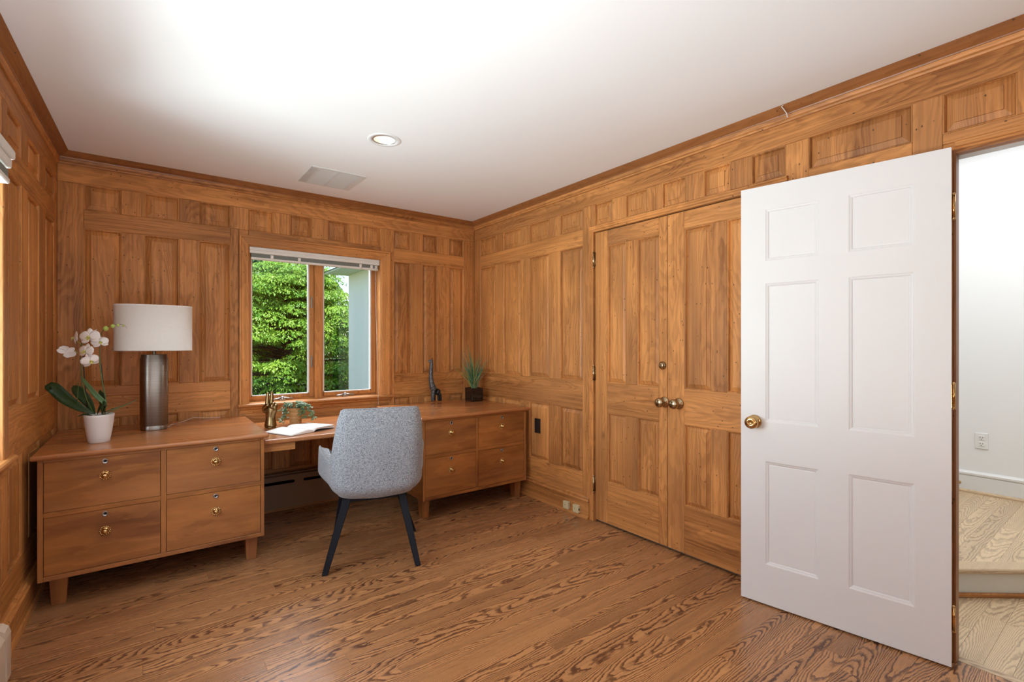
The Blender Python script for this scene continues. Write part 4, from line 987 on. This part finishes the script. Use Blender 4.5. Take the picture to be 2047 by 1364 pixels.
for (a, b) in (((165, 708), (158, 701)), ((171, 722), (188, 720)), ((171, 690), (162, 682)), ((171, 690), (180, 684))):
    build(G().tube([OP(*a, -.02), OP((a[0] + b[0]) / 2, (a[1] + b[1]) / 2 - 1, -.022), OP(*b, -.024)], .0013, 6), 'pedicel', 'bud', oc)
def petal(g, c, X, Y, N, ang, L, w, curl=.12, pw=.75):
    """petal from c, direction at angle ang in plane (X,Y)"""
    d = X * cos(ang) + Y * sin(ang); s_ = -X * sin(ang) + Y * cos(ang)
    vs = []; nn = 7
    for i in range(nn + 1):
        t = i / nn; ww = w * sin(pi * (t * .93 + .035)) ** pw
        p = c + d * L * t + N * (L * curl * (t * t) * -1 + .002)
        for j in (-1, -.5, 0, .5, 1): vs.append(p + s_ * ww * j + N * (ww * -.18 * j * j))
    g.add(vs, [(5 * i + j, 5 * i + j + 1, 5 * i + 6 + j, 5 * i + 5 + j) for i in range(nn) for j in range(4)], True)
def flower(c, N, roll, size, curl=.12):
    N = Vector(N).normalized(); X = N.cross(Vector((0, 0, 1))).normalized() * -1; Y = N.cross(X) * -1
    if Y.z < 0: Y = -Y
    R_ = lambda a: a + roll
    g = G()
    for a in (pi / 2, pi / 2 + 2.15, pi / 2 - 2.15): petal(g, c - N * .002, X, Y, N, R_(a), size * .95, size * .36, curl)
    for a in (.22, pi - .22): petal(g, c, X, Y, N, R_(a), size, size * .56, curl, .6)
    f = build(g, 'flower', 'petal', oc, fix=False)
    m_ = f.modifiers.new('t', 'SOLIDIFY'); m_.thickness = .0007
    l = G(); dn_ = -(X * cos(roll + pi / 2) + Y * sin(roll + pi / 2))
    l.lathe([(0, 0), (.0035, .002), (.004, .006), (.002, .010), (0, .011)], 8, (0, 0, 0), cap=False)
    l.v = [c + X * v.x * size * 28 + Y * v.y * size * 28 + N * v.z * size * 30 for v in l.v]
    petal(l, c + N * .004, X, Y, N, roll - pi / 2, size * .42, size * .13, -.6)
    petal(l, c + N * .003, X, Y, N, roll - pi / 2 + .8, size * .30, size * .10, -.9); petal(l, c + N * .003, X, Y, N, roll - pi / 2 - .8, size * .30, size * .10, -.9)
    lo = build(l, 'lip', 'lip', fix=False); lo.parent = f; lo.location = lo.location - f.location
# camera side is local -y
flower(OP(194, 674, -.045), (.15, -1, .10), .1, .049)
flower(OP(190, 702, -.055), (-.1, -1, .15), -.1, .043)
flower(OP(198, 721, -.050), (.80, -.6, -.1), .35, .040, .25)
flower(OP(160, 676, -.030), (-.65, -.75, .0), .45, .042, .2)
flower(OP(144, 705, -.030), (-.5, .5, -.55), .9, .042, .2)
flower(OP(183, 668, .0), (-.5, -.5, .5), 0, .036)
flower(OP(201, 684, .0), (.6, -.6, .2), .2, .038)
for (px, py, r) in ((180, 684, .0100), (210, 657.5, .0125), (224, 652.5, .0100), (234.5, 650.5, .0070), (245.5, 651.5, .0050)):
    c = OP(px, py, -.03 if px < 200 else .008)
    build(G().lathe([(0, -r), (r * .6, -r * .8), (r * .95, -r * .2), (r, .1 * r), (r * .8, r * .7), (r * .4, r * 1.1), (0, r * 1.25)], 12, c, cap=False), 'bud', 'bud', oc)

# gold hand sculpture, two fingers up
def skin_obj(name, chains, mat, parent=None, sub=2, scale=1.3):
    """chains: list of lists of (x,y,z,rx,ry); first vertex of each is a root"""
    vs, es, rad, roots = [], [], [], []
    for ch in chains:
        b = len(vs); roots.append(b)
        for i, p in enumerate(ch):
            if len(p) == 6: prev = b + p[5]
            else: prev = len(vs) - 1
            vs.append(p[:3]); rad.append((p[3], p[4]))
            if i: es.append((prev, len(vs) - 1))
    me = bpy.data.meshes.new(name); me.from_pydata(vs, es, []); o = bpy.data.objects.new(name, me); COL.objects.link(o)
    sk = o.modifiers.new('skin', 'SKIN'); sk.use_smooth_shade = True
    if not me.skin_vertices: pass
    dat = me.skin_vertices[0].data
    for i, r in enumerate(rad): dat[i].radius = (r[0] * scale, r[1] * scale); dat[i].use_root = i in roots
    ss = o.modifiers.new('sub', 'SUBSURF'); ss.levels = sub; ss.render_levels = sub
    # freeze to a plain mesh
    dg = bpy.context.evaluated_depsgraph_get(); dg.update()
    ev = o.evaluated_get(dg); nm = bpy.data.meshes.new_from_object(ev); nm.name = name
    o.modifiers.clear(); o.data = nm
    for p in nm.polygons: p.use_smooth = True
    nm.materials.clear(); nm.materials.append(M[mat])
    if parent: o.parent = parent
    return o
# local x right in the picture, -y towards the camera, z up; total height .245
hs = empty('hand_sculpture', (.677, 3.66, DTOP), YAW); tag(hs, 'antique gold hand sculpture with two raised fingers on the desk', 'sculpture')
hand = [
    [(0, 0, .004, .034, .032), (0, 0, .012, .033, .031), (0, 0, .045, .028, .026), (0, 0, .078, .024, .022), (.002, 0, .105, .032, .024), (.003, 0, .132, .036, .023), (.003, 0, .152, .033, .020)],
    [(-.020, -.002, .145, .014, .014), (-.021, -.002, .175, .0105, .0105), (-.021, 0, .205, .0092, .0092), (-.020, .002, .232, .0080, .0080), (-.020, .003, .240, .006, .006)],
    [(.006, .0, .145, .014, .014), (.007, .0, .178, .0110, .0110), (.008, .001, .210, .0095, .0095), (.008, .003, .240, .0082, .0082), (.008, .004, .248, .006, .006)],
    [(.026, .0, .145, .014, .014), (.028, -.010, .168, .0115, .0115), (.027, -.030, .166, .0110, .0110), (.025, -.036, .144, .0098, .0098), (.022, -.028, .130, .008, .008)],
    [(.038, .002, .135, .012, .012), (.044, -.006, .155, .0100, .0100), (.043, -.024, .154, .0095, .0095), (.040, -.030, .134, .0085, .0085), (.036, -.024, .122, .007, .007)],
    [(-.026, -.008, .100, .015, .015), (-.036, -.022, .125, .0125, .0125), (-.022, -.038, .146, .0110, .0110), (.000, -.044, .158, .0098, .0098), (.014, -.042, .160, .008, .008)],
]
skin_obj('hand', hand, 'bronze', hs)
build(G().lathe([(.0001, 0), (.034, 0), (.035, .003), (.034, .012), (.0001, .014)], 32, (0, 0, 0), cap=False), 'plinth', 'bronze', hs)

# small ivy in a woven pot
iv = empty('potted_ivy', (.845, 3.690, DTOP + .0005), YAW); tag(iv, 'small trailing ivy in a woven tan pot on the desk', 'plant')
build(G().lathe([(.0001, 0), (.037, 0), (.039, .004), (.043, .112), (.046, .114), (.046, .119), (.042, .119), (.040, .105), (.0001, .105)], 32, (0, 0, 0), cap=False), 'pot', 'basket', iv)
rnd = random.Random(4); g = G(); gs = G()
def ivy_leaf(g, c, d, n, s):
    d = d.normalized(); n = (n - d * n.dot(d)).normalized(); r = d.cross(n)
    o = [(0, 0), (-.45, .15), (-.75, .55), (-.38, .62), (-.2, 1.0), (0, 1.35), (.2, 1.0), (.38, .62), (.75, .55), (.45, .15)]
    vs = [c] + [c + r * x * s + d * y * s - n * (x * x * .3 + (y - .6) ** 2 * .15) * s for x, y in o[1:]]
    g.add(vs, [(0, 1, 2, 3), (0, 3, 4, 5), (0, 5, 6, 7), (0, 7, 8, 9)], False)
trails = []
for k in range(22):
    a = rnd.uniform(0, 2 * pi); L = rnd.uniform(.03, .085); dr = rnd.uniform(.0, .09)
    trails.append((a, L, dr))
trails += [(pi, .085, .11), (pi + .3, .075, .13), (pi - .3, .08, .09), (pi + .15, .06, .14), (0.1, .10, .09), (-.2, .11, .10), (.25, .10, .07), (-.5, .06, .02), (3.6, .07, .12), (0.0, .12, .085)]
trails = [q for q in trails if not (abs((q[0] - 1.5 * pi + pi) % (2 * pi) - pi) < .75)]
for a, L, dr in trails:
    p0 = Vector((.015 * cos(a), .015 * sin(a), .108)); pts = []
    for i in range(7):
        t = i / 6; pts.append(p0 + Vector((cos(a) * L * t ** .8, sin(a) * L * t ** .8, .045 * sin(pi * min(t * 1.1, 1)) - dr * .66 * t * t)))
    gs.tube(pts, .0012, 5)
    for i in range(1, 7):
        for q_ in range(2):
            d = Vector((cos(a) + rnd.uniform(-.9, .9), sin(a) + rnd.uniform(-.9, .9), rnd.uniform(-.7, .5)))
            ivy_leaf(g, pts[i] + Vector((rnd.uniform(-.006, .006), rnd.uniform(-.006, .006), rnd.uniform(0, .006))), d, Vector((rnd.uniform(-.5, .5), -.6 + rnd.uniform(-.4, .4), .8)), rnd.uniform(.012, .020))
build(gs, 'vines', 'stem', iv)
lv = build(g, 'leaves', 'ivyleaf', iv, fix=False); lv['kind'] = 'stuff'
build(G().lathe([(.0001, .106), (.041, .106), (.041, .109), (.0001, .111)], 20, (0, 0, 0), cap=False), 'soil', 'soil', iv)

# open book lying on the desk
bk = empty('open_book', (.810, 3.42, DTOP), math.atan2(.075, .155)); tag(bk, 'open book with blank white pages on the desk', 'book')
def page_fn(sgn, base, lift):
    def f(u, v):
        x = sgn * u * .168; z = base + .016 * (1 - exp(-u * 9)) * (1 - u) ** 1.0 * 1.25 + lift * u * u * (0.6 + .4 * (1 - v))
        return Vector((x, (v - .5) * .262, z))
    return f
for sgn, lift in ((-1, .0), (1, .010)):
    top = page_fn(sgn, .0055, lift); low = page_fn(sgn, .0018, lift * .3)
    g = G(); nn, mm = 14, 4; g.grid(top, nn, mm); k0 = (nn + 1) * (mm + 1)
    g.grid(lambda u, v: Vector((sgn * u * .168, (v - .5) * .262, .0022)) if lift == 0 else low(u, v) * 1.0, nn, mm)
    w = nn + 1
    for i in range(nn):
        g.f.append([i, i + 1, k0 + i + 1, k0 + i]); g.sm.append(False)
        a = mm * w + i; g.f.append([a + 1, a, k0 + a, k0 + a + 1]); g.sm.append(False)
    for j in range(mm):
        a = j * w + nn; g.f.append([a, a + w, k0 + a + w, k0 + a]); g.sm.append(False)
    build(g, 'page_block', 'paper', bk)
build(G().box(-.171, .171, -.134, .134, 0, .0016), 'cover', 'bookcover', bk, bevel=.0005)
g = G().grid(lambda u, v: page_fn(1, .0085, .016)(u, v), 14, 4); o = build(g, 'loose_page', 'paper', bk, fix=False); m_ = o.modifiers.new('t', 'SOLIDIFY'); m_.thickness = .0004

# giraffe figurine
gf = empty('giraffe_figurine', (2.075, 3.925, TOP), -.10); tag(gf, 'black carved giraffe figurine with white dots on the right cabinet', 'figurine')
# profile faces left (-x); body carved as one piece
gir = [[(.000, 0, .100, .022, .020), (-.028, 0, .130, .021, .019), (-.037, 0, .175, .0150, .014), (-.042, 0, .225, .0125, .012), (-.041, 0, .275, .0110, .0105), (-.038, 0, .325, .0100, .0100), (-.036, 0, .362, .0110, .0100), (-.042, 0, .375, .0105, .0090), (-.060, 0, .368, .0060, .006), (-.070, 0, .365, .0035, .004)],
       [(.000, 0, .100, .022, .020), (.022, 0, .090, .023, .018), (.040, 0, .078, .019, .015)],
       [(-.026, -.008, .115, .017, .010), (-.029, -.009, .070, .0125, .008), (-.030, -.009, .030, .0110, .0075), (-.030, -.009, .006, .0125, .008)],
       [(-.014, .008, .115, .017, .010), (-.014, .009, .070, .0125, .008), (-.013, .009, .030, .0110, .0075), (-.013, .009, .006, .0125, .008)],
       [(.034, -.008, .085, .014, .010), (.044, -.009, .055, .0100, .008), (.047, -.009, .028, .0085, .007), (.048, -.009, .005, .0095, .0075)],
       [(.036, .008, .085, .014, .010), (.034, .009, .055, .0100, .008), (.036, .009, .028, .0085, .007), (.037, .009, .005, .0095, .0075)],
       [(.044, 0, .080, .006, .006), (.055, 0, .060, .0035, .0035), (.057, 0, .035, .0025, .0025), (.056, 0, .015, .003, .003)]]
skin_obj('body', gir, 'giraffe', gf, scale=1.75)
build(G().tube([(-.037, -.005, .378), (-.035, -.005, .392), (-.034, -.005, .396)], [.0025, .002, .003], 6).tube([(-.031, .005, .378), (-.028, .005, .390), (-.027, .005, .394)], [.0025, .002, .003], 6), 'horns', 'giraffe', gf)
build(G().tube([(-.031, -.008, .374), (-.022, -.013, .378)], [.004, .001], 6).tube([(-.031, .008, .374), (-.022, .013, .378)], [.004, .001], 6), 'ears', 'giraffe', gf)

# grass in a black cube pot
gp = empty('potted_grass', (2.400, 3.790, TOP)); tag(gp, 'artificial green grass in a glossy black cube pot in the corner', 'plant')
g = G(); a, b = .060, .0575
vs = [(-b, -b, 0), (b, -b, 0), (b, b, 0), (-b, b, 0), (-a, -a, .012), (a, -a, .012), (a, a, .012), (-a, a, .012), (-a, -a, .122), (a, -a, .122), (a, a, .122), (-a, a, .122),
      (-a + .005, -a + .005, .122), (a - .005, -a + .005, .122), (a - .005, a - .005, .122), (-a + .005, a - .005, .122), (-a + .005, -a + .005, .100), (a - .005, -a + .005, .100), (a - .005, a - .005, .100), (-a + .005, a - .005, .100)]
g.add(vs, [(3, 2, 1, 0)] + [(4 * l + k, 4 * l + (k + 1) % 4, 4 * l + 4 + (k + 1) % 4, 4 * l + 4 + k) for l in range(4) for k in range(4)] + [(16, 17, 18, 19)])
build(g, 'pot', 'blackpot', gp, bevel=.0025, segs=2)
build(G().box(-.053, .053, -.053, .053, .101, .108), 'soil', 'soil', gp)
rnd = random.Random(21)
cR = Vector((.8009, -.5988, 0)); cF = Vector((.5988, .8009, 0))
for k in range(92):
    az = rnd.uniform(0, 2 * pi); lean = rnd.uniform(.05, .42) if k < 74 else rnd.uniform(.45, .8)
    L = rnd.uniform(.20, .40) * (1 - .25 * lean)
    if k < 10: lean = rnd.uniform(.08, .25); az = pi + rnd.uniform(-.6, .6); L = rnd.uniform(.36, .44)
    dr = (cR * cos(az) + cF * sin(az)); b = Vector((rnd.uniform(-.022, .022), rnd.uniform(-.022, .022), .106))
    pts = []
    for i in range(5):
        t = i / 4; pts.append(b + dr * (L * (lean * t + .25 * lean * t * t)) + Vector((0, 0, L * (t - .35 * lean * t * t))))
    for p_ in pts:                                   # keep the blades off the two walls of the corner
        p_.x = min(p_.x, .150); p_.y = min(p_.y, .235)
    mat = 'grassC' if rnd.random() < .22 else ('grassB' if rnd.random() < .38 else 'grassA')
    w = rnd.uniform(.0022, .0042) * (.55 if mat == 'grassC' else 1)
    vs, fs = ribbon(pts, lambda t: w * (1 - t) ** .55, up=(rnd.uniform(-.4, .4) - .5, -.8, .2), fold=.3, nseg=8)
    build(G().add(vs, fs, True), 'blade', mat, gp, fix=False)

# ================================================================== GARDEN
gd = build(G().box(-30, 40, YB + .16, 60, -.35, -.30), 'ground', 'ground'); tag(gd, kind='structure')
tag(build(G().box(-30, -.75, -30, YB + .16, -.35, -.30).box(-30, 40, -30, -1.4, -.35, -.30), 'ground_side', 'ground'), kind='structure')
# the white wing of the house with its overhanging eave
wg = empty('house_wing', (3.6, 7.0, -.3)); tag(wg, 'white wing of the house with an overhanging eave outside the window', 'building')
def wgp(g, n, m):
    o = build(g, n, m, grain='x'); o.parent = wg; o.location = o.location - wg.location; return o
wgp(G().box(3.16, 7.0, 4.6, 9.56, -.3, 2.60), 'wall', 'siding')
wgp(G().add([(2.73, 4.3, 2.60), (7.3, 4.3, 2.60), (7.3, 9.63, 2.60), (2.73, 9.63, 2.60), (2.73, 4.3, 2.63), (7.3, 4.3, 2.63), (7.3, 9.63, 2.63), (2.73, 9.63, 2.63)],
            [(0, 1, 2, 3), (4, 5, 6, 7), (0, 1, 5, 4), (1, 2, 6, 5), (2, 3, 7, 6), (3, 0, 4, 7)]), 'soffit', 'soffit')
wgp(G().add([(2.70, 4.2, 2.63), (7.3, 4.2, 2.63), (7.3, 9.66, 2.63), (2.70, 9.66, 2.63), (5.0, 6.2, 3.3), (5.0, 7.6, 3.3)], [(0, 1, 4), (1, 2, 5, 4), (2, 3, 5), (3, 0, 4, 5), (0, 3, 2, 1)]), 'roof', 'roof')
def tier_tree(name, label, c, height, rad, n_tiers, n_leaf, mat, seed, leaf=.07, zmin=.2, squash=.55, tiered=True):
    rnd = random.Random(seed); r = empty(name, (c[0], c[1], -.3)); tag(r, label, 'tree')
    tb = G().tube([(0, 0, 0), (.05, 0, height * .35), (-.05, .05, height * .7), (0, 0, height * .92)], [.11, .09, .06, .03], 10)
    build(tb, 'trunk', 'bark', r)
    g = G(); gb = G()
    for k in range(n_tiers):
        h = zmin + (height - zmin) * ((k + .5) / n_tiers) ** .95; t = (h - zmin) / (height - zmin)
        R_ = rad * (1 - t ** 2.2) ** .5 * rnd.uniform(.8, 1.08) + .12
        if tiered: h += .10 * sin(h * 19.0 + 1.3 * cos(k * 2.4) + k * .002) + rnd.uniform(-.03, .03)
        az = rnd.uniform(0, 2 * pi)
        dist = R_ * rnd.uniform(.5, 1.0)
        cx, cy = dist * cos(az), dist * sin(az)
        a_, b_ = rnd.uniform(.30, .62) * (.7 + .5 * rad / 2), rnd.uniform(.26, .45) * (.7 + .5 * rad / 2)
        gb.tube([(0, 0, h * .85), (cx * .5, cy * .5, h * .97), (cx, cy, h - .02)], [.02, .013, .006], 5)
        tilt = rnd.uniform(-.12, .12)
        for q_ in range(n_leaf):
            rr = sqrt(rnd.random()); t_ = rnd.uniform(0, 2 * pi)
            lx, ly = a_ * rr * cos(t_), b_ * rr * sin(t_)
            x = cx + lx * cos(az) - ly * sin(az); y = cy + lx * sin(az) + ly * cos(az)
            z = h - .16 * rr ** 2.2 * (1 if tiered else 2.5) + tilt * lx + rnd.uniform(-.03, .03) * (1 if tiered else 4)
            out = Vector((cos(t_ + az), sin(t_ + az), 0))
            d = (out * rnd.uniform(.4, 1.2) + Vector((rnd.uniform(-.6, .6), rnd.uniform(-.6, .6), rnd.uniform(-.75, .05) - .4 * rr))).normalized()
            n_ = (Vector((rnd.uniform(-.35, .35), rnd.uniform(-.35, .35), 1)) + out * .5 * rr).normalized()
            s_ = d.cross(n_).normalized(); n_ = s_.cross(d)
            L = leaf * rnd.uniform(.7, 1.25); w = L * .28; p = Vector((x, y, z))
            g.add([p, p + d * L * .5 - s_ * w - n_ * w * -.25, p + d * L - n_ * L * .12, p + d * L * .5 + s_ * w + n_ * w * .25], [(0, 1, 2, 3)])
    build(gb, 'branches', 'bark', r)
    o = build(g, 'foliage', mat, r, fix=False, recalc=False); o['kind'] = 'stuff'
    return r
tier_tree('garden_tree', 'bright green layered tree filling the garden window', (2.75, 12.4, 0), 3.45, 2.0, 350, 310, 'foliage', 3, .066)
tier_tree('background_tree', 'tall dark green tree behind the top of the left window sash', (3.0, 18.8, 0), 5.6, 2.2, 130, 200, 'foliage_dark', 5, .15, tiered=False)
tier_tree('background_tree', 'dark green tree behind the left edge of the left window sash', (-2.9, 18.4, 0), 5.6, 1.8, 100, 180, 'foliage_dark', 6, .15, tiered=False)
tier_tree('garden_tree', 'green layered tree standing left of the one in the garden window', (-2.4, 12.8, 0), 3.6, 2.0, 160, 220, 'foliage', 12, .075)
